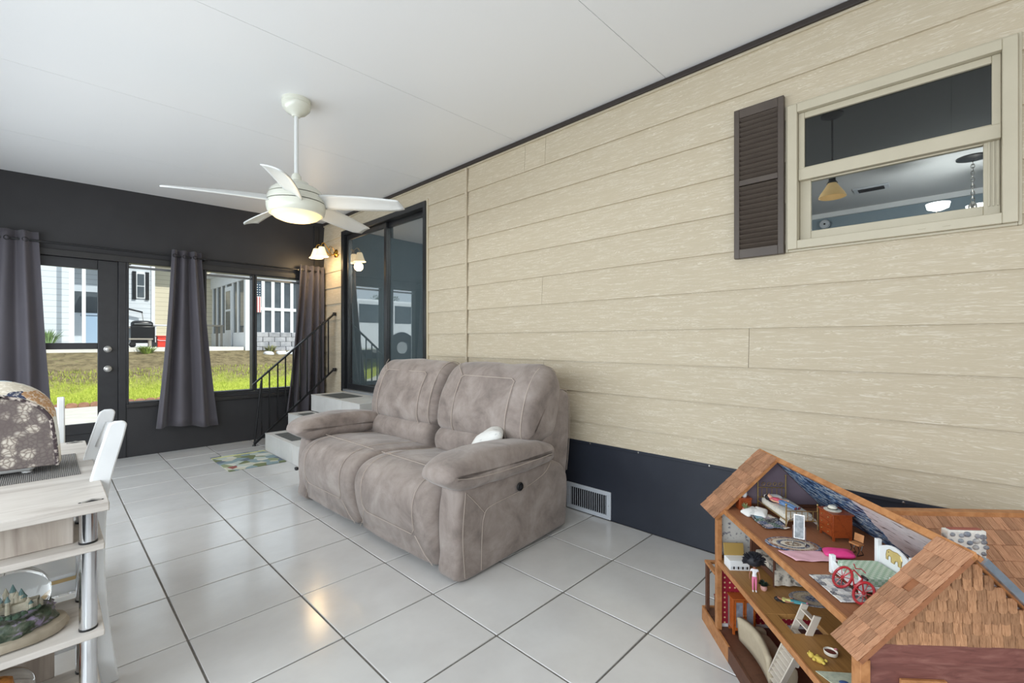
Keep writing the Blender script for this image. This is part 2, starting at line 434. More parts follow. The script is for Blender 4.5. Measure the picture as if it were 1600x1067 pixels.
for yy in (.10, .02): M().box(XW - .034, XW - .029, yy - .025, yy, z0 + .03, z0 + .036).build('weep_hole', m_vinyl, s)
m_screen = glass_mat('screened_glass', (.42, .45, .45), 1.4)
M().box(XW + .012, XW + .016, y0 + .084, y1 - .084, 2.15, z1 - .087).build('upper_pane', m_screen, s)
M().box(XW + .042, XW + .046, y0 + .107, y1 - .107, z0 + .106, 2.085).build('lower_pane', glass_mat('window_glass', (.9, .94, .95), 1.3), s)

# ---------------------------------------------------------------- the house interior seen through its glass
m_hwall = mat('blue_grey_plaster', (136, 152, 162), .8, (142, 157, 166), 5)
m_hceil = mat('house_ceiling', (205, 208, 210), .75)
struct(M().box(7.0, 7.1, -3.2, 6.5, .5, 2.95).build('wall_far', m_hwall), 'blue grey wall inside the house')
struct(M().box(2.86, 7.0, -3.3, -3.2, .5, 2.95).build('wall_near', m_hwall), 'blue grey side wall inside the house')
struct(M().box(2.86, 7.1, 6.4, 6.5, .5, 2.95).build('wall_side', m_hwall), 'blue grey end wall inside the house')
struct(M().box(2.86, 7.1, -3.2, 6.5, .48, .58).build('floor_house', mat('brown_floor', (110, 92, 78), .5, (96, 80, 68), 4)), 'raised house floor')
struct(M().box(2.86, 7.1, -3.2, 6.5, 2.9, 2.95).build('ceiling_house', m_hceil), 'plain ceiling inside the house')
struct(M().box(6.97, 7.0, -3.2, 6.4, 2.84, 2.9).build('trim_5', mat('white_crown', (225, 228, 230), .5)), 'white crown strip inside the house')

# ---------------------------------------------------------------- loveseat
def suede():
    t = NT('taupe_suede'); v = t.coords((1, 1, 1))
    a = t.noise(v, 5.5, 5, .65, .4)
    c = t.ramp(a, [(.30, (116, 105, 99)), (.5, (142, 130, 123)), (.72, (163, 152, 145))])
    t.bump(t.noise(v, 160, 3), .18, .002)
    t.b.inputs['Sheen Weight'].default_value = .25; t.b.inputs['Sheen Roughness'].default_value = .5
    return t.out(c, .85, 0, .15)
m_suede = suede()
m_stitch = mat('stitching', (176, 163, 152), .8)
m_crease = mat('dark_crease', (62, 55, 52), .9)
def prof(pts, n=5): return [Vector((p[0], p[1])) for p in crom([(x, z, 0) for x, z in pts], n, True)]
def pnorm(P):
    k = len(P); area = sum(P[i].x * P[(i + 1) % k].y - P[(i + 1) % k].x * P[i].y for i in range(k)); sg = 1 if area > 0 else -1
    out = []
    for i in range(k):
        d = (P[(i + 1) % k] - P[i - 1]).normalized(); out.append(Vector((d.y, -d.x)) * sg)
    return out
def sweep(P, y0, y1, ro, nf=5, nm=10, fn=None, crown=0):
    """closed (x,z) profile swept along y with rounded ends; crown puffs the middle"""
    N = pnorm(P); st = []
    for i in range(nf + 1):
        a = math.pi / 2 * i / nf; st.append((y0 + ro * (1 - math.cos(a)), ro * (1 - math.sin(a))))
    st += [(y0 + ro + (y1 - y0 - 2 * ro) * i / nm, 0) for i in range(1, nm)]
    st += [(y1 - (y - y0), q) for y, q in reversed(st[:nf + 1])]
    rings = []
    for y, q in st:
        t = (y - y0) / (y1 - y0) * 2 - 1; cr = crown * (1 - t * t)
        ring = []
        for p, n in zip(P, N):
            v = Vector((p.x + n.x * (cr - q), y, p.y + n.y * (cr - q)))
            if fn: v = fn(v, n)
            ring.append(v)
        rings.append(ring)
    def close(ring):
        c = sum(ring, Vector()) / len(ring); return [[c + (p - c) * k for p in ring] for k in (.06, .4, .75)]
    return M().ring_loft(close(rings[0]) + rings + close(rings[-1])[::-1])
def puff(amp, f, seed):
    def fn(v, n):
        d = noise.noise(Vector((v.x * f + seed, v.y * f, v.z * f))) * amp + noise.noise(Vector((v.x * f * 3, v.y * f * 2.2 + seed, v.z * f * 3))) * amp * .5
        return Vector((v.x + n.x * d, v.y, v.z + n.y * d))
    return fn
def along(P, N, lo, hi, off):
    """arc-length sampler on part of a profile (index lo..hi)"""
    idx = list(range(lo, hi + 1)); k = len(P)
    pts = [P[i % k] + N[i % k] * off for i in idx]; L = [0]
    for a, b in zip(pts[:-1], pts[1:]): L.append(L[-1] + (b - a).length)
    def at(t):
        s = t * L[-1]
        for i in range(len(L) - 1):
            if s <= L[i + 1] + 1e-9:
                q = (s - L[i]) / max(1e-9, L[i + 1] - L[i]); return pts[i].lerp(pts[i + 1], q)
        return pts[-1]
    return at
sofa = thing('loveseat', 'taupe suede reclining loveseat standing against the siding wall', 'sofa', (1.445, 1.79, 0), R(1.35))
SEAT = prof([(.05, .035), (.0, .10), (-.035, .22), (-.05, .34), (-.02, .435), (.07, .487), (.25, .50), (.48, .475), (.70, .45), (.74, .40), (.73, .1), (.70, .035), (.4, .03)], 5)
SN = pnorm(SEAT)
for y0, y1, sd in ((.155, .978, 3), (.984, 1.805, 9)):
    st = sweep(SEAT, y0, y1, .055, 6, 14, puff(.007, 3.2, sd), .012).build('seat', m_suede, sofa, smooth=True, angle=80)
    # stitched inner panel that runs over the front edge
    at = along(SEAT, SN, 2, 42, .016)
    ya, yb = y0 + .14, y1 - .14
    path = [(at(t).x, ya, at(t).y) for t in [.90 - .74 * i / 22 for i in range(23)]]
    path += [(at(.13).x, ya + .03 + (yb - ya - .06) * i / 6, at(.13).y) for i in range(7)]
    path += [(at(t).x, yb, at(t).y) for t in [.16 + .74 * i / 22 for i in range(23)]]
    M().tube(path, .0021, 5).build('stitching', m_stitch, st, smooth=True)
    for ye, yo in ((ya, y0 + .03), (yb, y1 - .03)):
        M().tube([(at(.13).x, ye, at(.13).y), (at(.05).x - .004, (ye + yo) / 2, at(.05).y), (at(.01).x, yo, at(.01).y)], .0021, 5).build('stitching', m_stitch, st, smooth=True)
    at2 = along(SEAT, SN, 2, 42, .017)
    M().tube([(at2(.50).x, y0 + .05 + (y1 - y0 - .1) * i / 16, at2(.50).y) for i in range(17)], .0024, 5).build('stitching', m_stitch, st, smooth=True)
LUM = prof([(.64, .40), (.575, .46), (.555, .53), (.575, .59), (.64, .63), (.74, .63), (.80, .58), (.80, .42)], 5)
HEAD = prof([(.66, .60), (.60, .64), (.595, .74), (.625, .86), (.675, .97), (.74, 1.05), (.83, 1.085), (.93, 1.05), (.98, .95), (.96, .78), (.90, .63), (.78, .595)], 5)
HN = pnorm(HEAD)
for y0, y1, sd in ((.045, .965, 5), (.985, 1.905, 13)):
    sweep(LUM, y0 + .03, y1 - .03, .06, 6, 12, puff(.008, 3.4, sd), .014).build('lumbar_cushion', m_suede, sofa, smooth=True, angle=80)
    hd = sweep(HEAD, y0, y1, .085, 7, 16, puff(.012, 3.8, sd + 2), .016).build('head_cushion', m_suede, sofa, smooth=True, angle=80)
    at = along(HEAD, HN, 4, 30, .0185); ya, yb = y0 + .17, y1 - .23 + (.06 if sd == 13 else 0)
    path = [(at(t).x, ya, at(t).y) for t in [.0 + .66 * i / 14 for i in range(15)]]
    path += [(at(.69).x, ya + .03 + (yb - ya - .06) * i / 8, at(.69).y) for i in range(9)]
    path += [(at(t).x, yb, at(t).y) for t in [.66 - .66 * i / 14 for i in range(15)]]
    M().tube(path, .003, 5).build('stitching', m_stitch, hd, smooth=True)
    M().tube([(at(.69).x, yb, at(.69).y), (at(.80).x, yb + .08, at(.80).y), (at(.93).x + .006, yb + .16, at(.93).y - .008)], .003, 5).build('stitching', m_stitch, hd, smooth=True)
    at3 = along(HEAD, HN, 4, 36, .004)
    for yy in (y0 + .05,):
        M().tube([(at3(i / 18).x + .004, yy, at3(i / 18).y) for i in range(19)], .0032, 5).build('stitching', m_stitch, hd, smooth=True)
BACK = prof([(.78, .05), (.74, .45), (.84, .75), (.91, .89), (.97, .925), (1.04, .915), (1.085, .85), (1.08, .55), (1.03, .25), (.99, .05)], 5)
bk = sweep(BACK, .065, 1.885, .045, 5, 8).build('back_frame', m_suede, sofa, smooth=True, angle=80)
BN = pnorm(BACK); at = along(BACK, BN, 6, 38, .002)
M().tube([(at(i / 16).x + .012, .088, at(i / 16).y) for i in range(17)], .0021, 5).build('stitching', m_stitch, bk, smooth=True)
ARM = prof([(.03, .012), (.008, .14), (.0, .30), (.015, .43), (.06, .495), (.35, .50), (.70, .50), (.90, .46), (1.0, .36), (1.005, .18), (.985, .04), (.9, .02), (.4, .015)], 5)
CAP = prof([(-.085, .565), (-.065, .53), (.03, .492), (.28, .480), (.58, .487), (.755, .505), (.785, .55), (.765, .605), (.55, .645), (.28, .662), (.06, .650), (-.05, .615)], 5)
for sgn, ya in ((1, 0), (-1, 1.96)):
    def mir(y): return ya + sgn * y
    a, b_ = sorted((mir(0), mir(.162)))
    ap = sweep(ARM, a, b_, .03, 5, 4, lambda v, n, s=sgn, e=ya: Vector((v.x, v.y + s * max(0, v.x - .35) * .05, v.z))).build('arm_panel', m_suede, sofa, smooth=True, angle=80)
    a, b_ = sorted((mir(-.045), mir(.215)))
    cp = sweep(CAP, a, b_, .058, 7, 8, puff(.008, 6, 20 + ya), .006).build('arm_cushion', m_suede, sofa, smooth=True, angle=80)
    yo = mir(-.047)
    M().tube([(p.x, yo + sgn * .001, p.y) for p in crom([(-.03, .566, 0), (.10, .548, 0), (.3, .542, 0), (.55, .548, 0), (.73, .556, 0)], 5)], .002, 5).build('stitching', m_stitch, cp, smooth=True)
    ys_ = mir(-.002)
    M().tube([(p.x, ys_ + sgn * max(0, p.x - .35) * .05, p.y) for p in crom([(.055, .03, 0), (.04, .25, 0), (.06, .47, 0)], 6)], .002, 5).build('stitching', m_stitch, ap, smooth=True)
    M().tube([(p.x, ys_ + sgn * max(0, p.x - .35) * .05, p.y) for p in crom([(.07, .46, 0), (.13, .40, 0), (.19, .335, 0), (.20, .33, 0)], 6)], .002, 5).build('stitching', m_stitch, ap, smooth=True)
    M().tube([(p.x, ys_ + sgn * max(0, p.x - .35) * .05, p.y) for p in crom([(.17, .03, 0), (.175, .2, 0), (.19, .31, 0), (.25, .355, 0), (.50, .375, 0), (.72, .42, 0), (.80, .48, 0)], 6)], .002, 5).build('stitching', m_stitch, ap, smooth=True)
bt = M().lathe([(.026, 0), (.026, .004), (.022, .008), (.021, .004), (.001, .004)], 24).build('recline_button', m_black, sofa, smooth=True, loc=(.475, -.006, .405), rot=(R(90), 0, 0))
M().lathe([(.012, 0), (.012, .004), (.001, .005)], 16).build('button_centre', m_frame, bt, smooth=True, loc=(0, 0, .004))
M().sup((0.0, 1.972, .23), (.014, .02, .014), .8, .8).build('recline_lever', m_black, sofa, smooth=True)

def pillow_mesh(a, b, c, seed=0):
    def f(p):
        k = 1 - .25 * (abs(p.x / a) ** 3) * (abs(p.y / b) ** 3)
        return (p.x, p.y, p.z * (1 - .55 * max(abs(p.x / a), abs(p.y / b)) ** 2.5) + .006 * a * 10 * noise.noise(Vector((p.x * 14, p.y * 14, seed))))
    return M().sup((0, 0, 0), (a, b, c), .7, .35, 14, 28, f)
m_white_cloth = mat('white_print_cloth', (222, 221, 217), .85, (186, 188, 186), 26, lo=.55, hi=.7, bump=.2, bscale=60)
p = pillow_mesh(.12, .105, .06, 2).build('throw_pillow', m_white_cloth, None, smooth=True, angle=90, loc=(1.93, 2.09, .625))
_r = Vector((.696, -.718, 0)); _a = (_r * .84 + Vector((0, 0, .54))).normalized(); _c = (_r * -.54 + Vector((0, 0, .84))).normalized()
p.rotation_euler = Matrix((_a, _c.cross(_a), _c)).transposed().to_euler()
tag(p, 'small white printed pillow tucked behind the loveseat arm', 'pillow')

# ---------------------------------------------------------------- ceiling fan
fx, fy = 1.183, 3.185; zt = zc(fx)
m_cream = mat('glossy_cream', (214, 214, 200), .22, spec=.6, c2=(218, 218, 205), scale=5)
m_blade = mat('blade_white', (214, 216, 214), .35, c2=(218, 219, 217), scale=4)
fan = thing('ceiling_fan', 'cream five-blade ceiling fan with a glowing round light', 'ceiling fan', (fx, fy, zt))
M().lathe([(.092, 0), (.092, -.022), (.089, -.025), (.089, -.030), (.092, -.033), (.086, -.058), (.062, -.085), (.035, -.098), (.025, -.112), (.001, -.112)], 32).build('canopy', m_cream, fan, smooth=True)
M().cyl((0, 0, -.10), (0, 0, -.545), .0135, n=16).build('downrod', m_blade, fan, smooth=True)
Z0 = -.76
M().lathe([(.020, .26), (.030, .245), (.034, .215), (.056, .205), (.075, .200), (.085, .185), (.13, .165), (.160, .14), (.172, .112)], 40, (0, 0, Z0)).build('motor_housing', m_cream, fan, smooth=True)
M().lathe([(.160, .112), (.160, .106)], 40, (0, 0, Z0)).build('housing_gap', m_frame, fan, smooth=True)
M().lathe([(.174, .106), (.182, .085), (.185, .062)], 40, (0, 0, Z0)).build('motor_band', m_cream, fan, smooth=True)
M().lathe([(.172, .062), (.172, .056)], 40, (0, 0, Z0)).build('housing_gap', m_frame, fan, smooth=True)
M().lathe([(.185, .056), (.184, .02), (.176, -.01), (.168, -.018), (.160, -.018), (.158, -.005)], 40, (0, 0, Z0)).build('light_ring', m_cream, fan, smooth=True)
m_lens = mat('lit_opal_glass', (255, 222, 165), .4, emit=.85)
M().lathe([(.158, -.008), (.154, -.022), (.135, -.04), (.10, -.054), (.05, -.062), (.001, -.064)], 40, (0, 0, Z0)).build('light_lens', m_lens, fan, smooth=True)
l = lamp('fan_light', 'POINT', (fx, fy, zt + Z0 - .17), (0, 0, 0), 5, (1, .80, .52)); l.data.shadow_soft_size = .15
def blade():
    m = M(); rows = []
    n = 14
    for i in range(n + 1):
        t = i / n; r = .155 + .575 * t
        w0 = -.062 - .012 * math.sin(t * 3); w1 = .062 + .006 * math.sin(t * 3)
        if t > .9: w1 -= (t - .9) * .25
        pit = -R(30 - 15 * t); row = []
        for k in range(7):
            w = w0 + (w1 - w0) * k / 6 - .03 * t * t
            row.append((r + (w * .25 if t > .93 else 0), w * math.cos(pit), -.042 * t ** 1.3 + w * math.sin(pit) + .006 * math.sin(k / 6 * math.pi)))
        rows.append(row)
    m.grid(lambda u, v: rows[round(u * n)][round(v * 6)], n, 6); return m
bl = blade().build('blade', m_blade, fan, smooth=True, solid=.007, loc=(0, 0, Z0 + .070), rot=(0, 0, R(27)))
for k in range(1, 5): inst(bl, fan, (0, 0, Z0 + .070), (0, 0, R(27 + 72 * k)))

# ---------------------------------------------------------------- brass wall sconce beside the sliding door
m_brass = mat('polished_brass', (205, 165, 80), .2, metal=1, c2=(190, 150, 70), scale=20)
sc = thing('wall_sconce', 'brass two-arm wall light with frosted bell shades', 'wall light', (XW - .006, 5.96, 2.44), 0)
M().lathe([(.055, 0), (.055, .008), (.035, .018), (.02, .03), (.001, .034)], 24).build('backplate', m_brass, sc, smooth=True, rot=(0, R(-90), 0))
m_shade = NT('frosted_bell_glass'); m_shade.b.inputs['Emission Color'].default_value = lin((255, 222, 165)); m_shade.b.inputs['Emission Strength'].default_value = 1.1
m_shade = m_shade.out(lin((245, 235, 215)), .5)
bell = [(.026, .075), (.034, .07), (.044, .04), (.055, .005), (.068, -.03), (.088, -.052), (.086, -.053), (.064, -.032), (.052, .003), (.040, .04), (.02, .066)]
for dy in (-.085, .085):
    arm = crom([(-.02, dy * .1, 0), (-.07, dy * .3, -.03), (-.13, dy * .6, .03), (-.20, dy * .9, .10), (-.235, dy, .07), (-.235, dy, .02)], 6)
    M().tube(arm, .006, 8).build('arm', m_brass, sc, smooth=True)
    sh = M().lathe(bell, 24, (-.235, dy, -.03)).build('shade', m_shade, sc, smooth=True)
    M().lathe([(.018, .02), (.03, .03), (.028, .048), (.008, .055)], 16, (-.235, dy, 0)).build('shade_holder', m_brass, sh, smooth=True)
    M().sup((-.235, dy, -.035), (.018, .018, .028), 1, 1).build('bulb', mat('lit_bulb', (255, 236, 200), .4, emit=9), sh, smooth=True)
M().tube(crom([(-.02, 0, .02), (-.05, 0, .07), (-.09, 0, .085), (-.10, 0, .05), (-.07, 0, .035)], 6), .004, 6).build('scroll', m_brass, sc, smooth=True)
l = lamp('sconce_light', 'POINT', (XW - .27, 5.96, 2.30), (0, 0, 0), 7, (1, .70, .36)); l.data.shadow_soft_size = .06

# ---------------------------------------------------------------- curtain rods and curtains
rod = thing('curtain_rod', 'long dark curtain rod above the charcoal wall windows', 'curtain rod', (1.0, YB - .085, 2.215))
M().cyl((-1.7, 0, 0), (1.62, 0, 0), .010, n=12).build('rod', m_black, rod, smooth=True)
for x in (1.635, -1.715): M().sup((x, 0, 0), (.022, .019, .019), .9, .9).build('finial', m_black, rod, smooth=True)
for x in (-1.05, .30, 1.36): M().box(x - .008, x + .008, -.012, .0849, -.014, .012).build('bracket', m_black, rod, bevel=.003)
m_curt = mat('charcoal_mauve_cloth', (88, 84, 90), .75, (78, 74, 80), 3, stretch=(1, 1, .35), bump=.15, bscale=150, bdist=.002, sheen=.15)
def curtain(label, top, bot, z0, z1, folds, ph, amp, skew=0):
    o = thing('curtain', label, 'curtain', ((top[0] + top[1]) / 2, YB - .085, z0)); ox = (top[0] + top[1]) / 2
    def fn(u, v):
        e = v ** 1.15
        x = (top[0] + (top[1] - top[0]) * u) * (1 - e) + (bot[0] + (bot[1] - bot[0]) * u) * e + .012 * math.sin(9 * u + 4 * v) * v
        a = amp * (.75 + .5 * v)
        y = -a * math.sin(2 * math.pi * folds * u + ph + .7 * v * math.sin(u * 5)) * (.8 + .3 * math.sin(u * 11 + ph)) - .02 * v
        y = min(y, .07)
        z = z1 + (z0 - z1) * v + .012 * v * math.sin(5 * u + ph) + skew * v * (u - .5)
        return (x - ox, y, z - z0)
    M().grid(fn, 100, 24).build('cloth', m_curt, o, smooth=True, angle=90, solid=.003)
    g0 = None
    for i in range(int(folds)):
        u = (i + .25) / folds
        p = fn(u, .025)
        me = M().tube([(p[0] + .019 * math.cos(t), p[1] - .004, 2.215 - z0 + .019 * math.sin(t)) for t in [2 * math.pi * k / 14 for k in range(14)]], .004, 6, True)
        me.build('grommet', m_black, o, smooth=True)
    return o
curtain('dark grey curtain hanging left of the door', (-.40, -.05), (-.52, .06), .25, 2.30, 3, .4, .05)
curtain('dark grey curtain gathered between door and corner windows', (.985, 1.262), (.85, 1.43), .275, 2.285, 3, .2, .058, -.03)
curtain('dark grey curtain hanging in the corner behind the railing', (2.375, 2.70), (2.19, 2.70), .26, 2.285, 4, 1.0, .045)

# ---------------------------------------------------------------- entry steps, railing, doormat
m_step = mat('white_step_tile', (205, 203, 199), .4, (196, 194, 190), 4, rnd=.02)
steps = thing('entry_steps', 'three white tiled steps up to the sliding door', 'steps', (2.25, 5.02, 0))
m_pad = mat('grey_grip_pad', (92, 94, 92), .9, (78, 80, 78), 90, bump=.3)
ya, yb = -.62, .62
for xa, z in ((-.50, .2), (-.25, .4), (.02, .6)):
    st = M().box(xa + .012, XW - 2.25 - .012, ya + .012, yb - .012, z - .2 if z > .2 else 0, z - .012).build('step', mat('step_grout', (160, 157, 152), .9), steps)
    xe = .255 if z < .5 else XW - 2.25 - .012 - xa
    for i in range(3):
        y0 = ya + (yb - ya) * i / 3; y1 = ya + (yb - ya) * (i + 1) / 3
        M().box(xa - .004, xa + xe, y0 + .002, y1 - .002, z - .012, z).build('tread_tile', m_step, st, bevel=.003)
        M().box(xa, xa + .0118, y0 + .002, y1 - .002, z - .199, z - .0125).build('riser_tile', m_step, st, bevel=.002)
    for yy in (ya, yb): M().box(xa + .0125, XW - 2.25 - .014, yy if yy < 0 else yy - .0118, yy + .0118 if yy < 0 else yy, z - .199, z - .0125).build('side_tile', m_step, st, bevel=.002)
    M().box(xa + .05, xa + (.21 if z < .5 else .33), -.05, .46, z, z + .003).build('grip_pad', m_pad, st)
rail = thing('stair_railing', 'black metal stair railing slanting up beside the steps', 'railing', (1.74, 5.97, 0))
M().hexa([(-.03, -.02, .715), (-.03, .02, .715), (.965, .02, 1.605), (.965, -.02, 1.605)], [(-.03, -.02, .738), (-.03, .02, .738), (.965, .02, 1.632), (.965, -.02, 1.632)]).build('top_rail', m_black, rail, bevel=.004)
M().hexa([(0, -.013, .012), (0, .013, .012), (.965, .013, .858), (.965, -.013, .858)], [(-.02, -.013, .036), (-.02, .013, .036), (.965, .013, .885), (.965, -.013, .885)]).build('bottom_rail', m_black, rail, bevel=.003)
for i, x in enumerate((.075, .16, .256, .346, .438, .524, .612, .703, .795, .889)):
    zt_, zb_ = .72 + .899 * (x + .03), .03 + .877 * x
    M().box(x - .007, x + .007, -.007, .007, zb_, zt_).build('baluster', m_black, rail)
M().tube([(.07, 0, .78), (.03, 0, .40), (-.005, 0, .03)], .011, 8).build('newel_post', m_black, rail, smooth=True)
M().lathe([(.022, 0), (.022, .006), (.012, .02), (.001, .02)], 14).build('foot_cap', m_black, rail, smooth=True, loc=(-.008, 0, 0))
for z in (1.62, .87): M().box(.955, .9885, -.022, .022, z - .022, z + .022).build('wall_bracket', m_black, rail, bevel=.004)
def doormat_mat():
    t = NT('garden_print_mat'); v = t.coords((1, 1, 1), rnd=False)
    vo = t.n('ShaderNodeTexVoronoi'); vo.inputs['Scale'].default_value = 10; t.l(v, vo.inputs['Vector'])
    h = t.n('ShaderNodeSeparateColor'); t.l(vo.outputs['Color'], h.inputs[0])
    c = t.ramp(h.outputs[0], [(0, (176, 186, 180)), (.2, (132, 150, 154)), (.38, (112, 120, 88)), (.5, (190, 188, 172)), (.64, (104, 114, 128)), (.76, (142, 150, 118)), (.88, (200, 200, 190)), (.95, (140, 84, 80))], 'CONSTANT')
    x, y, z = t.sep(v)
    ed = t.math('GREATER_THAN', y, .27); ed2 = t.math('LESS_THAN', y, .315)
    c = t.mix(t.math('MULTIPLY', ed, ed2), c, lin((206, 204, 140)))
    return t.out(c, .85, 0, .2)
dm = M().box(-.26, .26, -.36, .36, 0, .008).build('doormat', doormat_mat(), None, bevel=.003, loc=(1.478, 5.31, .0005))
tag(dm, 'colourful garden-print doormat at the foot of the steps', 'doormat')

# ---------------------------------------------------------------- wall fittings on the house wall
m_reg = mat('white_register', (200, 205, 212), .4, (194, 199, 206), 9)
v = thing('floor_vent', 'white metal air register low on the dark skirting', 'vent', (XW - .001, 1.88, 0))
M().box(-.012, .002, -.19, .19, .006, .034).build('frame_bar', m_reg, v, bevel=.003); M().box(-.012, .002, -.19, .19, .17, .198).build('frame_bar', m_reg, v, bevel=.003)
for yy in (-.19, .156): M().box(-.012, .002, yy, yy + .034, .034, .17).build('frame_bar', m_reg, v, bevel=.003)
M().box(-.001, .002, -.156, .156, .034, .17).build('duct_back', m_frame, v)
lv = M().obox((0, 0, 0), (.011, .0025, .136), (0, 0, R(30)))
l0 = lv.build('louver', m_reg, v, loc=(-.007, -.146, .102))
for i in range(1, 17): inst(l0, v, (-.007, -.146 + .01825 * i, .102))
for yy in (-.175, .175): M().lathe([(.004, 0), (.003, .002), (.001, .002)], 8).build('screw', m_nickel, v, loc=(-.012, yy, .102), rot=(0, R(-90), 0))

m_shut = mat('brown_shutter', (76, 66, 59), .45, (82, 72, 64), 8)
sh = thing('window_shutter', 'dark brown louvered shutter left of the vinyl window', 'shutter', (XW - .006, .7495, 1.715))
for yy in (-.1235, .0955): M().box(-.03, .0, yy, yy + .028, 0, .835).build('stile', m_shut, sh, bevel=.002)
for za, zb in ((0, .05), (.405, .435), (.785, .835)): M().box(-.03, 0, -.0955, .0955, za, zb).build('rail', m_shut, sh, bevel=.002)
M().box(-.006, 0, -.0955, .0955, .05, .785).build('back_board', m_shut, sh)
l0 = None
for za, n in ((.05, 13), (.435, 13)):
    for i in range(n):
        z = za + .35 * (i + .5) / n + .0015
        if l0 is None: l0 = M().obox((0, 0, 0), (.028, .191, .008), (0, R(42), 0)).build('louver', m_shut, sh, loc=(-.017, 0, z))
        else: inst(l0, sh, (-.017, 0, z))
c = thing('wire_conduit', 'thin beige cable cover running up the siding', 'conduit', (XW - .008, 3.237, .55))
M().box(-.010, .004, -.011, .011, 0, 1.40).build('lower_channel', m_siding, c, bevel=.002)
M().box(-.012, .004, -.012, .012, 1.40, 2.318).build('upper_channel', m_siding, c, bevel=.002)

# ---------------------------------------------------------------- lights and fittings inside the house
pn = thing('pendant_lamp', 'gold glass pendant lamp seen through the vinyl window', 'pendant lamp', (3.98, .61, 2.9))
M().lathe([(.07, 0), (.07, -.01), (.03, -.03), (.001, -.03)], 20).build('canopy', m_black, pn, smooth=True)
M().cyl((0, 0, -.02), (0, 0, -.46), .006, n=8).build('rod', m_black, pn, smooth=True)
M().lathe([(.015, -.44), (.022, -.45), (.022, -.48), (.035, -.50)], 16).build('socket', m_black, pn, smooth=True)
m_amber = mat('amber_glass', (214, 178, 120), .35, (230, 200, 150), 6, emit=.35)
M().lathe([(.022, -.49), (.046, -.53), (.075, -.575), (.086, -.60), (.082, -.602), (.042, -.535), (.018, -.498)], 28).build('shade', m_amber, pn, smooth=True)
ch = thing('chandelier', 'chain-hung chandelier with white glowing shades inside the house', 'chandelier', (5.77, -.153, 2.9))
M().lathe([(.11, 0), (.11, -.012), (.04, -.03), (.001, -.03)], 24).build('canopy', m_black, ch, smooth=True)
l0 = None
for i in range(12):
    m = M().tube([(.011 * math.cos(t), 0, .021 * math.sin(t)) for t in [2 * math.pi * k / 10 for k in range(10)]], .004, 5, True)
    if l0 is None: l0 = m.build('chain_link', m_nickel, ch, smooth=True, loc=(0, 0, -.05))
    else: inst(l0, ch, (0, 0, -.05 - .03 * i), (0, 0, R(90) * (i % 2)))
M().lathe([(.012, -.40), (.03, -.43), (.025, -.50), (.012, -.54), (.001, -.55)], 16).build('hub', m_nickel, ch, smooth=True)
m_glow = mat('glowing_white_glass', (255, 252, 245), .4, emit=4)
for k in range(3):
    a = R(110 + 120 * k); ex, ey = .24 * math.cos(a), .24 * math.sin(a)
    M().tube(crom([(0, 0, -.50), (ex * .5, ey * .5, -.53), (ex, ey, -.48), (ex, ey, -.45)], 5), .007, 6).build('arm', m_nickel, ch, smooth=True)
    M().lathe([(.03, -.45), (.075, -.43), (.085, -.385), (.08, -.385), (.06, -.43), (.02, -.445)], 20, (ex, ey, 0)).build('shade', m_glow, ch, smooth=True)
l = lamp('chandelier_light', 'POINT', (5.77, -.153, 2.22), (0, 0, 0), 18, (1, .97, .93)); l.data.shadow_soft_size = .12
v = thing('ceiling_vent', 'small white air vent on the house ceiling', 'vent', (6.17, .6, 2.899))
M().box(-.09, .09, -.15, .15, -.012, 0).build('frame', m_reg, v, bevel=.003)
l0 = M().obox((0, 0, 0), (.006, .22, .012), (0, R(30), 0)).build('louver', m_frame, v, loc=(-.05, 0, -.014))
for i in range(1, 7): inst(l0, v, (-.05 + .0167 * i, 0, -.014))
sd = thing('smoke_detector', 'round white smoke detector on the blue house wall', 'smoke detector', (6.99, 1.15, 2.76))
M().lathe([(.06, 0), (.06, .015), (.05, .03), (.001, .032)], 24).build('body', m_reg, sd, smooth=True, rot=(0, R(-90), 0))
M().lathe([(.012, .031), (.01, .035), (.001, .035)], 12).build('test_button', m_frame, sd, smooth=True, rot=(0, R(-90), 0))

hl = thing('added_fill_fixture', 'added unseen opal light brightening the house behind the sliding door', 'ceiling light', (4.3, 3.2, 2.9))  # added fixture, out of view, to brighten what shows through the slider glass
M().lathe([(.17, 0), (.17, -.02), (.16, -.025)], 28).build('trim_ring', m_reg, hl, smooth=True)
M().lathe([(.158, -.02), (.14, -.06), (.08, -.085), (.001, -.09)], 28).build('fill_bowl', mat('fill_bowl', (255, 246, 230), .4, emit=2), hl, smooth=True)
l = lamp('slider_fill_light', 'POINT', (4.3, 3.2, 2.66), (0, 0, 0), 80, (1, .97, .92)); l.data.shadow_soft_size = .14  # added fill lamp for the dark interior behind the slider

# ---------------------------------------------------------------- sewing desk with its things
def wood(name, c1, c2, c3=None, stretch=(14, 1.2, 14), rough=.45, rnd=0, sc=1.5, bump=.08):
    t = NT(name); v = t.coords(stretch)
    n = t.noise(v, sc, 4, .6, .8)
    c = t.ramp(n, [(.28, c1), (.5, c2), (.72, c3 or c1)])
    if rnd: c = t.rnd_bright(c, rnd)
    if bump: t.bump(n, bump, .003)
    return t.out(c, rough, 0, .4)
m_desk = wood('whitewashed_wood', (164, 155, 147), (193, 186, 178), (206, 200, 193), (1.5, 9, 14))
m_desk_shaded = wood('whitewashed_wood_shaded', (140, 128, 118), (174, 163, 152), (190, 181, 171), (13, 13, 1.2))  # darker copy of the desk wood: shade on camera-facing panels put into the colour
m_chrome = mat('chrome', (215, 217, 220), .12, metal=1, c2=(205, 207, 210), scale=10)
m_chairw = mat('white_painted_wood', (226, 228, 228), .4, (220, 222, 223), 6)
desk = thing('sewing_desk', 'whitewashed wood desk with chrome legs and open end shelves', 'desk', (-.36, 2.5, 0))
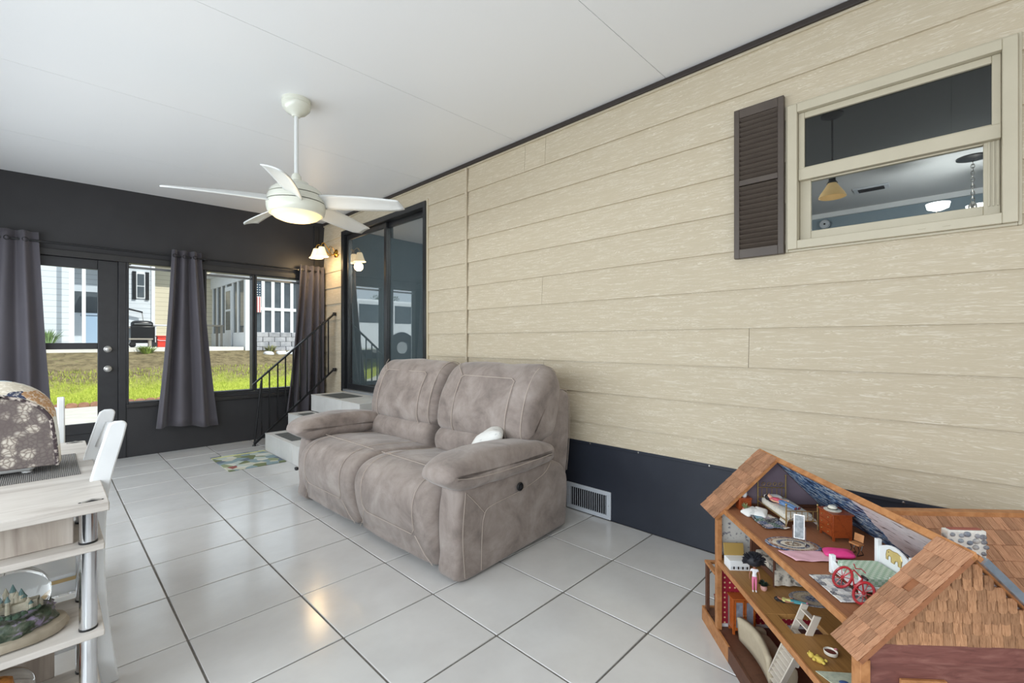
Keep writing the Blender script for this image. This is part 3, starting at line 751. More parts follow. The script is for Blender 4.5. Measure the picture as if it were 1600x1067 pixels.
def dbox(n, x0, x1, y0, y1, z0, z1, m=m_desk, b=.003, par=None): return M().box(x0 + .36, x1 + .36, y0 - 2.5, y1 - 2.5, z0, z1).build(n, m, par or desk, bevel=b)
top = dbox('desk_top', -.86, .138, 1.88, 3.14, .724, .75)
for yy in (1.93, 3.10):
    M().sup((.098 + .36, yy - 2.5, .7505), (.03, .005, .002), .6, .8).build('finger_slot', m_black, top, smooth=True)
    M().tube([(.075 + .36, yy - 2.5 - .004, .751), (.10 + .36, yy - 2.5 - .006, .757), (.122 + .36, yy - 2.5 - .004, .751)], .0025, 6).build('pull_wire', m_nickel, top, smooth=True)
dbox('end_panel', -.84, .06, 1.955, 1.973, .622, .724, m_desk_shaded)
for i, (z, x1) in enumerate(((.602, .128), (.333, .128), (.085, .128))): dbox('shelf', -.84, x1, 1.895, 2.20, z, z + .02)
dbox('back_board', -.84, .02, 2.19, 2.205, .105, .333, m_desk_shaded)
for x, y in ((.092, 1.935), (.092, 2.165), (-.80, 1.935), (-.80, 2.165)):
    for a, b_ in ((.622, .724), (.353, .602), (.105, .333), (0, .085)):
        lg = M().cyl((x + .36, y - 2.5, a), (x + .36, y - 2.5, b_), .0215, n=20).build('chrome_leg', m_chrome, desk, smooth=True)
        M().cyl((x + .36, y - 2.5, a), (x + .36, y - 2.5, a + .006), .0228, n=20).build('foot_ring', m_black, lg, smooth=True)
for x in (.092, -.80): M().cyl((x + .36, .58, 0), (x + .36, .58, .724), .0215, n=20).build('chrome_leg', m_chrome, desk, smooth=True)
# chair
def make_chair(label, loc, rz):
    ch = thing('dining_chair', label, 'chair', loc, rz, 'white wooden chairs at the desk')
    for s in (-1, 1):
        y = .205 * s
        pts = crom([(.235, 0, 0), (.205, .22, 0), (.19, .45, 0), (.20, .70, 0), (.245, .90, 0), (.258, .955, 0)], 5)
        rings = []
        for i, p in enumerate(pts):
            t = i / (len(pts) - 1); w = .024 + .006 * math.sin(t * 3.1); w = w if t < .93 else w * (1 - (t - .93) * 7)
            rings.append([(p.x - w, y - .014, p.y), (p.x + w, y - .014, p.y), (p.x + w, y + .014, p.y), (p.x - w, y + .014, p.y)])
        M().ring_loft(rings).build('back_post', m_chairw, ch, bevel=.005)
        M().hexa([(-.2, y - .017, 0), (-.165, y - .017, 0), (-.165, y + .017, 0), (-.2, y + .017, 0)], [(-.205, y - .02, .43), (-.16, y - .02, .43), (-.16, y + .02, .43), (-.205, y + .02, .43)]).build('front_leg', m_chairw, ch, bevel=.004)
        M().box(-.16, .18, y - .008, y + .008, .17, .20).build('stretcher', m_chairw, ch, bevel=.003)
        M().box(-.165, .17, y - .011, y + .011, .375, .43).build('side_rail', m_chairw, ch, bevel=.003)
    st = M().box(-.225, .20, -.225, .225, .43, .445).build('seat', m_chairw, ch, bevel=.005)
    M().box(-.221, .165, -.221, .221, .418, .43).build('seat_edge', mat('tan_edge', (196, 168, 120), .5), st)
    M().grid(lambda u, v: (.222 + .034 * v - .03 * math.sin(math.pi * u) * -1, -.192 + .384 * u, .80 + .10 * v + .012 * math.sin(math.pi * u) * v), 10, 2).build('top_rail', m_chairw, ch, smooth=True, solid=.018)
    M().box(.185, .20, -.192, .192, .55, .59).build('lower_rail', m_chairw, ch, bevel=.003)
    M().box(.18, .20, -.19, .19, .17, .20).build('stretcher', m_chairw, ch, bevel=.003)
    return ch
make_chair('white wooden chair tucked under the long side of the desk', (-.07, 2.42, 0), 0)
make_chair('white wooden chair at the far end of the desk', (-.15, 3.13, 0), R(90))
# placemat, covered sewing machine
def ribbed():
    t = NT('woven_grey_mat'); v = t.coords((1, 1, 1), rnd=False)
    w = t.n('ShaderNodeTexWave'); w.inputs['Scale'].default_value = 60; w.bands_direction = 'X'; t.l(v, w.inputs['Vector'])
    t.bump(w.outputs['Fac'], .6, .003)
    return t.out(t.ramp(w.outputs['Fac'], [(.3, (88, 86, 84)), (.7, (138, 134, 130))]), .8)
pm = M().box(-.33, .33, -.22, .22, 0, .003).build('placemat', ribbed(), None, loc=(-.24, 2.57, .7505)); tag(pm, 'grey ribbed placemat under the covered sewing machine', 'placemat')
sm = thing('sewing_machine', 'white sewing machine foot showing below the quilted cover', 'sewing machine', (-.24, 2.56, .7535))
m_plast = mat('white_plastic', (232, 232, 230), .35, c2=(228, 228, 226), scale=5)
M().box(-.26, .215, -.07, .065, .006, .075).build('machine_bed', m_plast, sm, bevel=.02)
M().box(.10, .20, -.045, .055, .075, .26).build('machine_column', m_plast, sm, bevel=.02)
M().box(-.25, .0995, -.04, .05, .17, .26).build('machine_arm', m_plast, sm, bevel=.02)
for x in (.19, .10, -.2): M().lathe([(.014, 0), (.016, .006)], 12, (x, -.04, 0)).build('foot', m_plast, sm, smooth=True)
def floral():
    t = NT('rose_print_cloth'); v = t.coords((1, 1, 1), rnd=False)
    big = t.noise(v, 9, 3, .5, .3)
    nz = t.n('ShaderNodeTexNoise'); nz.inputs['Scale'].default_value = 22; t.l(v, nz.inputs['Vector'])
    vd = t.n('ShaderNodeVectorMath', operation='MULTIPLY_ADD'); t.l(nz.outputs['Color'], vd.inputs[0]); vd.inputs[1].default_value = (.022, .022, .022); t.l(v, vd.inputs[2])
    vo = t.n('ShaderNodeTexVoronoi', feature='DISTANCE_TO_EDGE'); vo.inputs['Scale'].default_value = 70; t.l(vd.outputs[0], vo.inputs['Vector'])
    v2 = t.n('ShaderNodeTexVoronoi'); v2.inputs['Scale'].default_value = 20; t.l(vd.outputs[0], v2.inputs['Vector'])
    ros = t.ramp(vo.outputs['Distance'], [(0, (112, 101, 97)), (.10, (168, 158, 146)), (.35, (200, 192, 180))])
    blossom = t.ramp(v2.outputs['Distance'], [(.30, (1, 1, 1, 1)), (.46, (.12, .12, .12, 1))])
    cover = t.ramp(big, [(.40, (.35, .35, .35, 1)), (.52, (1, 1, 1, 1))])
    c = t.mix(t.mix(1.0, blossom, cover, 'MULTIPLY'), lin((98, 88, 86)), ros)
    t.bump(vo.outputs['Distance'], .1, .002)
    return t.out(c, .85, 0, .2)
def patchwork(name, sc, cols):
    t = NT(name); v = t.coords((1, 1, 1), rnd=False)
    vo = t.n('ShaderNodeTexVoronoi', distance='CHEBYCHEV'); vo.inputs['Scale'].default_value = sc; vo.inputs['Randomness'].default_value = .55; t.l(v, vo.inputs['Vector'])
    h = t.n('ShaderNodeSeparateColor'); t.l(vo.outputs['Color'], h.inputs[0])
    c = t.ramp(h.outputs[0], [(i / len(cols), c) for i, c in enumerate(cols)], 'CONSTANT')
    c = t.mix(t.ramp(t.noise(v, sc * 9, 3), [(.5, (0, 0, 0, 1)), (.62, (.55, .55, .55, 1))]), c, lin((238, 232, 222)))
    t.bump(vo.outputs['Distance'], .5, .004)
    return t.out(c, .85, 0, .2)
cov = thing('sewing_machine_cover', 'quilted fabric cover with rose print over the sewing machine', 'cover', (-.24, 2.56, .79))
PR = [(-.32, 0), (-.32, .26), (-.28, .30)] + [(.10 + .165 * math.sin(a), .155 + .15 * math.cos(a)) for a in [R(90) * i / 10 for i in range(11)]] + [(.272, .09), (.278, -.012)]
M().prism([(x * .965, z * .86 if z > 0 else z) for x, z in PR], 'y', -.104, -.094).build('front_panel', floral(), cov, smooth=False, bevel=.004)
M().prism([(x * .985, z * .985) for x, z in PR], 'y', .088, .098).build('back_panel', floral(), cov, bevel=.004)
m_patch = patchwork('quilt_patches', 11, [(150, 186, 204), (206, 196, 178), (96, 62, 52), (180, 140, 100), (214, 214, 206), (160, 170, 160), (60, 66, 88), (196, 176, 150)])
rim = [(p[0], -.11, p[1]) for p in PR]
def band(u, v):
    i = u * (len(PR) - 1); k = min(int(i), len(PR) - 2); q = i - k
    x = PR[k][0] * (1 - q) + PR[k + 1][0] * q; z = PR[k][1] * (1 - q) + PR[k + 1][1] * q
    b = .008 * math.sin(math.pi * v) + .004 * noise.noise(Vector((x * 14, v * 4, z * 14)))
    e = min(1, v / .45); e = .86 + .14 * math.sin(e * math.pi / 2)
    return (x * (1 + b) * (.975 + .025 * min(1, v / .3)), -.106 + .212 * v, (z * e if z > 0 else z) + b * .3)
M().grid(band, 60, 10).build('quilted_band', m_patch, cov, smooth=True, angle=80, solid=.005)
m_fr = mat('frayed_dark_trim', (62, 50, 52), .9, (190, 178, 168), 40, lo=.5, hi=.6)
M().tube([(p[0] * .972, -.106 + .003 * noise.noise(Vector((i, 0, 0))), p[1] * .86 - .002 if p[1] > 0 else p[1]) for i, p in enumerate([PR[0]] + crom([(a, b_, 0) for a, b_ in PR], 5))], .006, 6).build('frayed_trim', m_fr, cov, smooth=True)

# snow globes
m_ball = NT('globe_glass'); m_ball.b.inputs['Transmission Weight'].default_value = 1; m_ball.b.inputs['IOR'].default_value = 1.3; m_ball = m_ball.out((.97, .98, .97, 1), .01)
def globe(name, label, loc, r, hb, bw, cols, roses):
    o = thing(name, label, 'snow globe', loc)
    t = NT('sculpted_base'); v = t.coords((1, 1, 1))
    c = t.ramp(t.noise(v, 26, 3, .6, .5), [(.34, cols[0]), (.44, cols[1]), (.54, cols[2]), (.62, cols[3])], 'LINEAR'); t.bump(t.noise(v, 60, 3), .6, .006); mb = t.out(c, .5)
    M().sup((0, 0, .018), (bw, bw * .72, .018), .4, .9, 8, 32, lambda p: (p.x * (1 + .06 * noise.noise(p * 30)), p.y * (1 + .06 * noise.noise(p * 30)), p.z)).build('plinth', mat('stone_plinth', (168, 156, 138), .6, (140, 130, 112), 14), o, smooth=True)
    M().sup((-.012, .008, .022 + hb / 2), (bw * .88, bw * .72, hb * .7), .8, .95, 28, 60, lambda p: p * (1 + .16 * noise.noise(p * 40) + .12 * noise.noise(p * 110))).build('sculpted_base', mb, o, smooth=True, angle=80)
    zc_ = .036 + hb * .5 + r * .68
    M().sup((0, 0, zc_), (r, r, r), 1, 1, 20, 36).build('glass_ball', m_ball, o, smooth=True, angle=90)
    if not roses:
        m_c = mat('cream_tower', (196, 188, 168), .6, (160, 152, 132), 60); m_t = mat('teal_roof', (64, 96, 98), .5, (96, 126, 122), 60)
        M().sup((0, 0, zc_ - r * .62), (r * .6, r * .6, r * .25), .8, .9).build('inner_hill', mat('hill_green', (84, 104, 70), .8, (120, 112, 80), 20), o, smooth=True)
        for i in range(16):
            x = -.046 + .0062 * i + random.uniform(-.002, .002); y = random.uniform(-.026, .01); h = .026 + .05 * math.exp(-((x - .004) / .026) ** 2) * random.uniform(.6, 1)
            zz = zc_ - r * .5; w_ = random.uniform(.0042, .0062)
            tw = M().cyl((x, y, zz), (x, y, zz + h * .76), w_, w_ * .9, 8).build('tower', m_c, o, smooth=True)
            M().cyl((x, y, zz + h * .76), (x, y, zz + h), w_ * 1.2, .0006, 8).build('tower_roof', m_t if i % 3 else m_c, tw, smooth=True)
        for i in range(9):
            M().sup((-.05 + .0125 * i, -.036 + .012 * math.sin(i), zc_ - r * .42), (.009, .008, .010), 1, 1, 8, 10, lambda p: p * (1 + .35 * noise.noise(p * 260 + Vector((i, 0, 0))))).build('inner_bush', mat('bush_green', (44, 72, 58), .8, (70, 98, 70), 80), o, smooth=True)
        M().box(-.045, .045, -.012, .012, zc_ - r * .5, zc_ - r * .5 + .03).build('castle_wall', m_c, o)
    else:
        for i, (x, y, z, c) in enumerate(((-.03, -.02, 0, (184, 40, 36)), (.01, -.03, .012, (216, 120, 40)), (.03, 0, -.004, (190, 50, 60)), (-.01, .01, .03, (226, 150, 70)), (-.045, .01, .02, (70, 110, 60)))):
            M().sup((x, y, zc_ - .02 + z), (.024, .024, .02), 1, 1, 8, 12, lambda p: p * (1 + .25 * noise.noise(p * 120))).build('flower', mat('flower_%d' % i, c, .6, tuple(int(k * .7) for k in c), 50), o, smooth=True)
    return o
globe('snow_globe', 'large snow globe with a little castle and garden base', (-.075, 2.02, .3535), .088, .062, .125, [(30, 42, 32), (50, 64, 44), (84, 88, 74), (138, 126, 150)], False)
globe('snow_globe', 'snow globe with red and orange flowers on the lowest shelf', (-.085, 2.03, .1055), .062, .035, .085, [(60, 70, 50), (90, 84, 60), (140, 110, 80), (176, 150, 110)], True)

# ---------------------------------------------------------------- outside: yard and neighbouring house
def g(x, y):
    a = min(1, max(0, (y - 12.45) / 3.8)); b_ = min(1, max(0, (y - 8.5) / 8)); k = min(1, max(0, (-.8 - x) / 1.2))
    return -.05 + 1.02 * (a * (1 - k) + b_ * k)
def lawn_mat():
    t = NT('patchy_lawn'); v = t.coords((1, 1, 1), rnd=False, kind='Object'); x, y, z = t.sep(v)
    n = t.noise(v, 1.3, 5, .7); e = t.math('ADD', y, t.math('MULTIPLY', n, 2.2))
    mr = t.n('ShaderNodeMapRange'); mr.inputs['From Min'].default_value = 14.4; mr.inputs['From Max'].default_value = 15.2; t.l(e, mr.inputs[0])
    gr = t.ramp(t.noise(v, 22, 4, .7), [(.3, (122, 140, 48)), (.7, (186, 192, 86))])
    dr = t.ramp(t.noise(v, 5, 5, .75), [(.34, (84, 76, 58)), (.5, (118, 107, 82)), (.6, (136, 124, 96)), (.7, (92, 100, 56))])
    t.bump(t.noise(v, 60, 3), .6, .02)
    return t.out(t.mix(mr.outputs[0], gr, dr), .95, 0, .1)
m_lawn = lawn_mat()
struct(M().grid(lambda u, v: (-30 + 70 * u, 12.45 + 45 * v if True else 0, g(-30 + 70 * u, 12.45 + 45 * v) + .05 * noise.noise(Vector((70 * u * .5, 45 * v * .5, 0)))), 70, 60).build('lawn', m_lawn, None, smooth=True, angle=90), 'sloping yard of green grass and dry dirt')
struct(M().grid(lambda u, v: (-30 + 30.2 * u if True else 0, 7.5 + 4.96 * v, g(-30 + 30.2 * u, 7.5 + 4.96 * v)), 40, 6).build('driveway', mat('pale_concrete', (204, 200, 192), .9, (190, 186, 178), 3), None, smooth=True), 'pale concrete drive beyond the door')
struct(M().box(.2, 30, 6.5, 12.44, -.2, -.06).build('walkway', mat('pale_concrete', (204, 200, 192), .9)), 'pale concrete walk outside the windows')
struct(M().box(-30, .2, 6.5, 7.5, -.2, -.05).build('apron', mat('pale_concrete', (204, 200, 192), .9)), 'pale concrete apron at the door')
# grass blades in the nearest strip
gm = M()
for i in range(9000):
    x = random.uniform(-.7, 7); y = 12.5 + random.random() ** 1.6 * 2.2; z = g(x, y); h = random.uniform(.04, .10); a = random.uniform(0, 6.28); w = .007
    gm.add([(x - w * math.cos(a), y - w * math.sin(a), z), (x + w * math.cos(a), y + w * math.sin(a), z), (x + random.uniform(-.03, .03), y + random.uniform(-.03, .03), z + h)], [(0, 1, 2)])
go = gm.build('grass', mat('grass_blade', (150, 168, 60), .8, (190, 196, 92), 9)); tag(go, 'bright green grass growing along the garden edging', 'grass', kind='stuff')
ed = thing('garden_edging', 'row of scalloped brick-red edging stones along the lawn', 'edging', (1.5, 12.42, -.06))
me = M().prism([(-.085, 0), (.085, 0), (.085, .05)] + [(.085 * math.cos(R(180) * k / 8), .05 + .045 * math.sin(R(180) * k / 8)) for k in range(1, 8)] + [(-.085, .05)], 'y', -.03, .03)
e0 = None
for i in range(46):
    if e0 is None: e0 = me.build('edging_stone', mat('edging_red', (138, 100, 80), .9, (158, 120, 100), 12, rnd=.08), ed, bevel=.008, loc=(-3.6, 0, 0))
    else: inst(e0, ed, (-3.6 + .175 * i, 0, 0))
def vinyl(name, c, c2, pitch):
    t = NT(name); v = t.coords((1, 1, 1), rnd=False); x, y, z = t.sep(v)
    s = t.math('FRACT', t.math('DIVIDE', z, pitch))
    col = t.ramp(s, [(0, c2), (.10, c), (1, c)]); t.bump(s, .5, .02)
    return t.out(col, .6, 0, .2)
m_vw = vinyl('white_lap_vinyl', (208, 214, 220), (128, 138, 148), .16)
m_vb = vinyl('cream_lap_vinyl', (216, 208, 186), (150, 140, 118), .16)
m_wtrim = mat('white_trim', (218, 221, 224), .5, c2=(212, 215, 218), scale=4)
m_dglass = mat('dark_house_glass', (62, 70, 76), .12, (78, 86, 92), 2, spec=.6)
m_shing = mat('grey_roof_shingle', (72, 72, 76), .9, (58, 58, 62), 12)
struct(M().box(-4, 4.4, 16.2, 24, .4, 1.08).build('patio_slab', mat('white_concrete', (228, 226, 220), .85, (214, 212, 206), 2)), 'raised white concrete patio of the neighbouring house')
nb = thing('neighbour_house', 'white sided neighbouring house with carport and black shutters', 'house', (1.0, 19, 1.08))
def nbx(n, x0, x1, y0, y1, z0, z1, m, par=None, b=0): return M().box(x0 - 1, x1 - 1, y0 - 19, y1 - 19, z0 - 1.08, z1 - 1.08).build(n, m, par or nb, bevel=b)
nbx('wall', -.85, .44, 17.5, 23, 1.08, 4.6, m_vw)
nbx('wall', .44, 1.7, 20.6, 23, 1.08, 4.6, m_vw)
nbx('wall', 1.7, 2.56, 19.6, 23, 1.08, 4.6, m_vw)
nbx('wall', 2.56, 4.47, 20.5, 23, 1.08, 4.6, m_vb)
nbx('corner_post', .44, .52, 17.5, 17.6, 1.08, 4.4, m_wtrim); nbx('corner_post', 2.50, 2.60, 19.56, 19.66, 1.08, 4.4, m_wtrim)
nbx('carport_post', .70, .78, 17.5, 17.58, 1.08, 3.9, m_wtrim); nbx('carport_post', .46, .53, 16.9, 16.97, 1.08, 4.4, m_wtrim)
nbx('carport_beam', .53, 1.7, 17.45, 17.6, 3.9, 4.3, m_wtrim)
gd = nbx('garage_panel', .55, 1.6, 20.55, 20.6, 1.08, 3.1, mat('pale_blue_panel', (196, 206, 216), .6)); nbx('garage_pane', .6, 1.5, 20.53, 20.549, 2.2, 2.9, m_dglass, gd)
wn = nbx('window', 2.10, 2.34, 19.56, 19.6, 2.70, 3.56, m_wtrim); nbx('pane', 2.13, 2.31, 19.545, 19.559, 2.74, 3.1, m_dglass, wn); nbx('pane', 2.13, 2.31, 19.545, 19.559, 3.14, 3.52, m_dglass, wn)
for x in (2.0, 2.34): nbx('shutter', x, x + .10, 19.55, 19.599, 2.66, 3.6, m_black)
nbx('roof_edge', 1.2, 1.95, 18.6, 19.55, 3.78, 3.92, m_shing)
M().hexa([(-2.2, -1.8, 3.53), (-.55, -1.8, 3.53), (-.55, 5, 3.53), (-2.2, 5, 3.53)], [(-2.1, 1.2, 5.2), (-.6, 1.2, 5.2), (-.6, 2, 5.2), (-2.1, 2, 5.2)]).hexa([(-.5, .35, 3.53), (3.6, .35, 3.53), (3.6, 5, 3.53), (-.5, 5, 3.53)], [(-.5, 1.6, 5.2), (3.5, 1.6, 5.2), (3.5, 2.4, 5.2), (-.5, 2.4, 5.2)]).build('roof', m_shing, nb)
# enclosed sunroom of the same house
sr = thing('sunroom', 'white enclosed sunroom with tall narrow panes and stone knee wall', 'sunroom', (4.48, 16.2, 1.05))
def sbx(n, x0, x1, y0, y1, z0, z1, m, par=None): return M().box(x0, x1, y0, y1, z0, z1).build(n, m, par or sr)
m_stone = mat('grey_stone', (178, 178, 182), .9, (146, 148, 154), 5, rnd=.12)
sbx('corner_post', -.05, .12, -.05, .12, -.15, 2.2, m_wtrim)
sbx('header', -.06, 4.0, -.06, .06, 2.2, 2.6, m_wtrim); sbx('header', -.06, .06, .06, 4.3, 2.2, 2.6, m_wtrim)
sbx('side_panel', -.03, .03, .12, 4.3, 0, .5, m_wtrim)
sbx('inner_floor', .05, 4, .05, 4.3, -.1, 0, m_stone); sbx('inner_wall', 0.05, 4, 4.2, 4.3, 0, 2.2, m_vb); sbx('roof', -.3, 4.3, -.35, 4.3, 2.6, 2.7, m_wtrim)
for y in (.75, 1.35, 2.15, 2.75, 3.4, 4.0): sbx('mullion', -.04, .04, y, y + .16, .5, 2.2, m_wtrim)
for y0, y1 in ((.12, .75), (.91, 1.35), (1.51, 2.15), (2.31, 2.75), (2.91, 3.4), (3.56, 4.0)): sbx('pane', -.01, .01, y0, y1, .5, 2.2, m_dglass)
dr = sbx('storm_door', -.07, -.042, 1.45, 2.25, .02, 2.1, m_wtrim); sbx('door_pane', -.078, -.071, 1.58, 2.12, .6, 1.25, m_dglass, dr); sbx('door_pane', -.078, -.071, 1.58, 2.12, 1.32, 1.95, m_dglass, dr)
xm = [.12, .42, .72, 1.02, 1.32, 1.62, 1.95, 2.4, 2.9]
for i, x in enumerate(xm[1:]): sbx('mullion', x, x + .10, -.05, .05, .5, 2.2, m_wtrim)
for a, b_ in zip(xm[:-1], xm[1:]): sbx('pane', a + (.1 if a > .2 else 0), b_, -.01, .01, .5, 2.2, m_dglass)
sbx('cross_bar', .12, 3, -.055, .045, 1.22, 1.32, m_wtrim)
s0 = None
for r_ in range(4):
    for k in range(9):
        x = .1 + .36 * k + (.18 if r_ % 2 else 0); me = M().box(0, .345, 0, .1, 0, .155)
        if s0 is None: s0 = me.build('wall_stone', m_stone, sr, bevel=.012, loc=(x, -.06, -.13))
        else: inst(s0, sr, (x, -.06 - random.uniform(0, .03), -.13 + .16 * r_))
fl_ = thing('flag', 'small flag with blue starred canton in the sunroom window', 'flag', (4.66, 16.135, 2.2))
M().box(0, .22, -.006, 0, 0, .95).build('striped_cloth', mat('flag_white', (224, 214, 214), .8), fl_)
M().box(0, .22, -.010, -.0065, .52, .95).build('canton', mat('flag_blue', (46, 66, 84), .8), fl_)
for k in range(3): M().box(.01 + .075 * k, .045 + .075 * k, -.009, -.0065, 0, .5).build('stripe', mat('flag_red', (178, 92, 92), .8), fl_)
for k in range(5):
    for j in range(3): M().lathe([(.018, 0), (.018, .002)], 5).build('star', m_wtrim, fl_, loc=(.04 + .07 * j, -.0105, .57 + .08 * k), rot=(R(90), 0, 0))
rk = None
for k in range(9):
    x = 5.0 + .37 * k + random.uniform(-.02, .02); y = 15.75 + random.uniform(-.05, .05)
    me = M().sup((0, 0, 0), (.16, .09, .08), .7, .7, 8, 12, lambda p: p * (1 + .3 * noise.noise(p * 9 + Vector((k, 0, 0)))))
    o = me.build('edging_rock', m_wtrim, None, smooth=True, loc=(x, y, g(x, y) + .03)); tag(o, 'white rock in the row along the stone knee wall', 'rock', 'white rocks before the sunroom')
# patio things
gr = thing('barbecue_grill', 'black barbecue grill on the neighbouring patio', 'grill', (1.98, 17.2, 1.08))
M().box(-.28, .28, -.22, .22, .12, .62).build('cart', m_black, gr, bevel=.02)
M().sup((0, 0, .66), (.26, .2, .13), .6, .6).build('lid', m_black, gr, smooth=True)
M().box(-.48, -.285, -.2, .2, .56, .59).build('side_shelf', mat('worn_grey_wood', (150, 144, 134), .9), gr)
for x in (-.24, .24): M().cyl((x, -.24, .08), (x, -.2, .08), .08).build('wheel', m_frame, gr, smooth=True)
for x in (-.22, .22): M().box(x - .02, x + .02, .1, .14, 0, .12).build('leg', m_frame, gr)
M().tube([(-.2, -.23, .68), (0, -.26, .68), (.2, -.23, .68)], .012, 6).build('lid_handle', m_nickel, gr, smooth=True)
cl = thing('cooler', 'red cooler box beside the barbecue grill', 'cooler', (2.47, 17.1, 1.08))
M().box(-.16, .16, -.14, .14, 0, .30).build('body', mat('red_plastic', (206, 58, 44), .45), cl, bevel=.02)
M().box(-.17, .17, -.15, .15, .302, .345).build('lid', mat('red_lid', (186, 48, 38), .45), cl, bevel=.012)
M().tube([(-.165, -.16, .22), (-.1, -.165, .2), (.1, -.165, .2), (.165, -.16, .22)], .008, 6).build('handle', m_wtrim, cl, smooth=True)
def table(label, loc, w, d_, h, mt):
    o = thing('patio_table', label, 'table', loc)
    M().box(-w / 2, w / 2, -d_ / 2, d_ / 2, h - .04, h).build('table_top', mt, o, bevel=.008)
    for x in (-w / 2 + .06, w / 2 - .06):
        for y in (-d_ / 2 + .06, d_ / 2 - .06): M().box(x - .03, x + .03, y - .03, y + .03, 0, h - .04).build('leg', mt, o)
    return o
table('white patio table behind the red cooler', (2.75, 18.0, 1.08), .9, .6, .70, m_wtrim)
table('grey patio table beside the sunroom door', (3.75, 17.8, 1.08), .8, .7, .72, mat('worn_grey_wood', (150, 144, 134), .9))
table('low weathered bench before the barbecue grill', (1.75, 16.65, 1.08), .8, .3, .26, mat('worn_grey_wood', (150, 144, 134), .9))
def bush(name, label, loc, h, n, spread, c):
    o = thing(name, label, 'shrub', loc); m = M()
    for i in range(n):
        a = random.uniform(0, 6.28); s = random.uniform(.2, 1); t = Vector((math.cos(a) * spread * s, math.sin(a) * spread * .6 * s, h * random.uniform(.6, 1)))
        b0 = Vector((t.x * .2, t.y * .2, 0)); mid = (b0 + t) / 2 + Vector((0, 0, h * .15)); w = Vector((-math.sin(a), math.cos(a), 0)) * .016
        m.add([b0 - w, b0 + w, mid + w, mid - w, t], [(0, 1, 2, 3), (3, 2, 4)])
    m.build('foliage', mat(name + '_leaf', c, .8, tuple(int(k * 1.3) for k in c), 6), o)
    M().cyl((0, 0, 0), (0, 0, h * .3), .02, n=6).build('stem', mat('stem_brown', (96, 80, 60), .9), o)
bush('spiky_bush', 'spiky green bush against the white siding', (.02, 17.2, 1.08), .55, 90, .42, (96, 118, 76))
bush('low_plant', 'low green plant at the edge of the patio slab', (1.95, 16.0, g(1.95, 16.0) - .02), .28, 80, .4, (110, 128, 60))
bush('weed_clump', 'dry weed clump before the stone knee wall', (5.1, 15.95, g(5.1, 15.95) - .02), .30, 60, .3, (120, 122, 84))
# porch post and downspout just outside the far wall, and the van it half hides in the sliding door's reflection
pp = thing('porch_post', 'white porch post with bent downspout outside the far wall', 'post', (.57, 7.5, -.05))
M().box(-.065, .065, -.05, .05, 0, 2.75).build('post', m_wtrim, pp, bevel=.004)
M().tube(crom([(-.10, 0, 2.7), (-.10, 0, 2.3), (-.10, 0, 2.2), (-.06, .07, 2.1), (-.04, .08, 1.9), (-.04, .08, .1)], 5), .03, 8).build('downspout', m_wtrim, pp, smooth=True)
van = thing('parked_van', 'white van reflected in the sliding glass door', 'van', (-2.9, 13.4, .55))
m_van = mat('white_car_paint', (226, 230, 234), .25, c2=(222, 226, 230), scale=3)
M().prism([(2.15, .45), (-2.3, .45), (-2.35, .95), (-2.1, 1.15), (-1.6, 1.22), (-1.25, 1.9), (-1.0, 1.98), (2.05, 1.98), (2.15, 1.6)], 'y', -.85, .85).build('body', m_van, van, bevel=.06)
M().prism([(.95, 1.27), (.95, 1.82), (1.98, 1.82), (1.98, 1.27)], 'y', -.862, -.852).build('side_window', m_dglass, van)
M().prism([(.85, 1.27), (.85, 1.82), (-1.1, 1.82), (-1.4, 1.27)], 'y', -.862, -.852).build('side_window', m_dglass, van)
for x in (.6, -1.55):
    for y in (-.87, .68): 
        wh = M().cyl((x, y, .5), (x, y + .2, .5), .5, n=28).build('wheel', m_black, van, smooth=True)
        M().cyl((x, y - .012, .5), (x, y - .001, .5), .19, n=20).build('hub_cap', m_nickel, wh, smooth=True)
for x in (-2.42, 2.155): M().box(x, x + .08, -.8, .8, .38, .6).build('bumper', m_black, van, bevel=.02)
tr = thing('far_tree', 'sparse tree against the sky beyond the van', 'tree', (-18, 40, .9))
M().tube([(0, 0, 0), (.1, 0, 2), (.3, .1, 4)], [.16, .12, .05], 8).build('trunk', mat('bark', (100, 88, 76), .9), tr, smooth=True)
m = M()
for i in range(700):
    a = random.uniform(0, 6.28); rr = random.random() ** .5; c = Vector((.3 + 1.5 * rr * math.cos(a), 1.2 * rr * math.sin(a), 4 + random.uniform(-1.2, 1.4) * (1 - rr * .5)))
    d1 = Vector((random.uniform(-1, 1), random.uniform(-1, 1), random.uniform(-1, 1))) * .14; d2 = Vector((random.uniform(-1, 1), random.uniform(-1, 1), random.uniform(-1, 1))) * .14
    m.add([c, c + d1, c + d2], [(0, 1, 2)])
m.build('crown', mat('tree_leaf', (92, 108, 72), .8), tr)

bn = thing('recycling_bin', 'pale blue wheeled bin standing in the carport', 'bin', (.98, 18.2, 1.08))
M().hexa([(-.2, -.2, .04), (.2, -.2, .04), (.2, .2, .04), (-.2, .2, .04)], [(-.26, -.26, .92), (.26, -.26, .92), (.26, .26, .92), (-.26, .26, .92)]).build('body', mat('pale_blue_plastic', (150, 174, 198), .5), bn, bevel=.02)
M().hexa([(-.28, -.28, .922), (.28, -.28, .922), (.28, .28, .922), (-.28, .28, .922)], [(-.26, -.26, .99), (.26, -.26, .99), (.26, .26, 1.02), (-.26, .26, 1.02)]).build('lid', mat('grey_blue_lid', (120, 138, 158), .5), bn, bevel=.015)
for x in (-.18, .18): M().cyl((x - .03, .2, .07), (x + .03, .2, .07), .07).build('wheel', m_black, bn, smooth=True)
aw = thing('awning_arm', 'dark slanting awning arm on the white house corner', 'awning', (1.9, 19.4, 2.2))
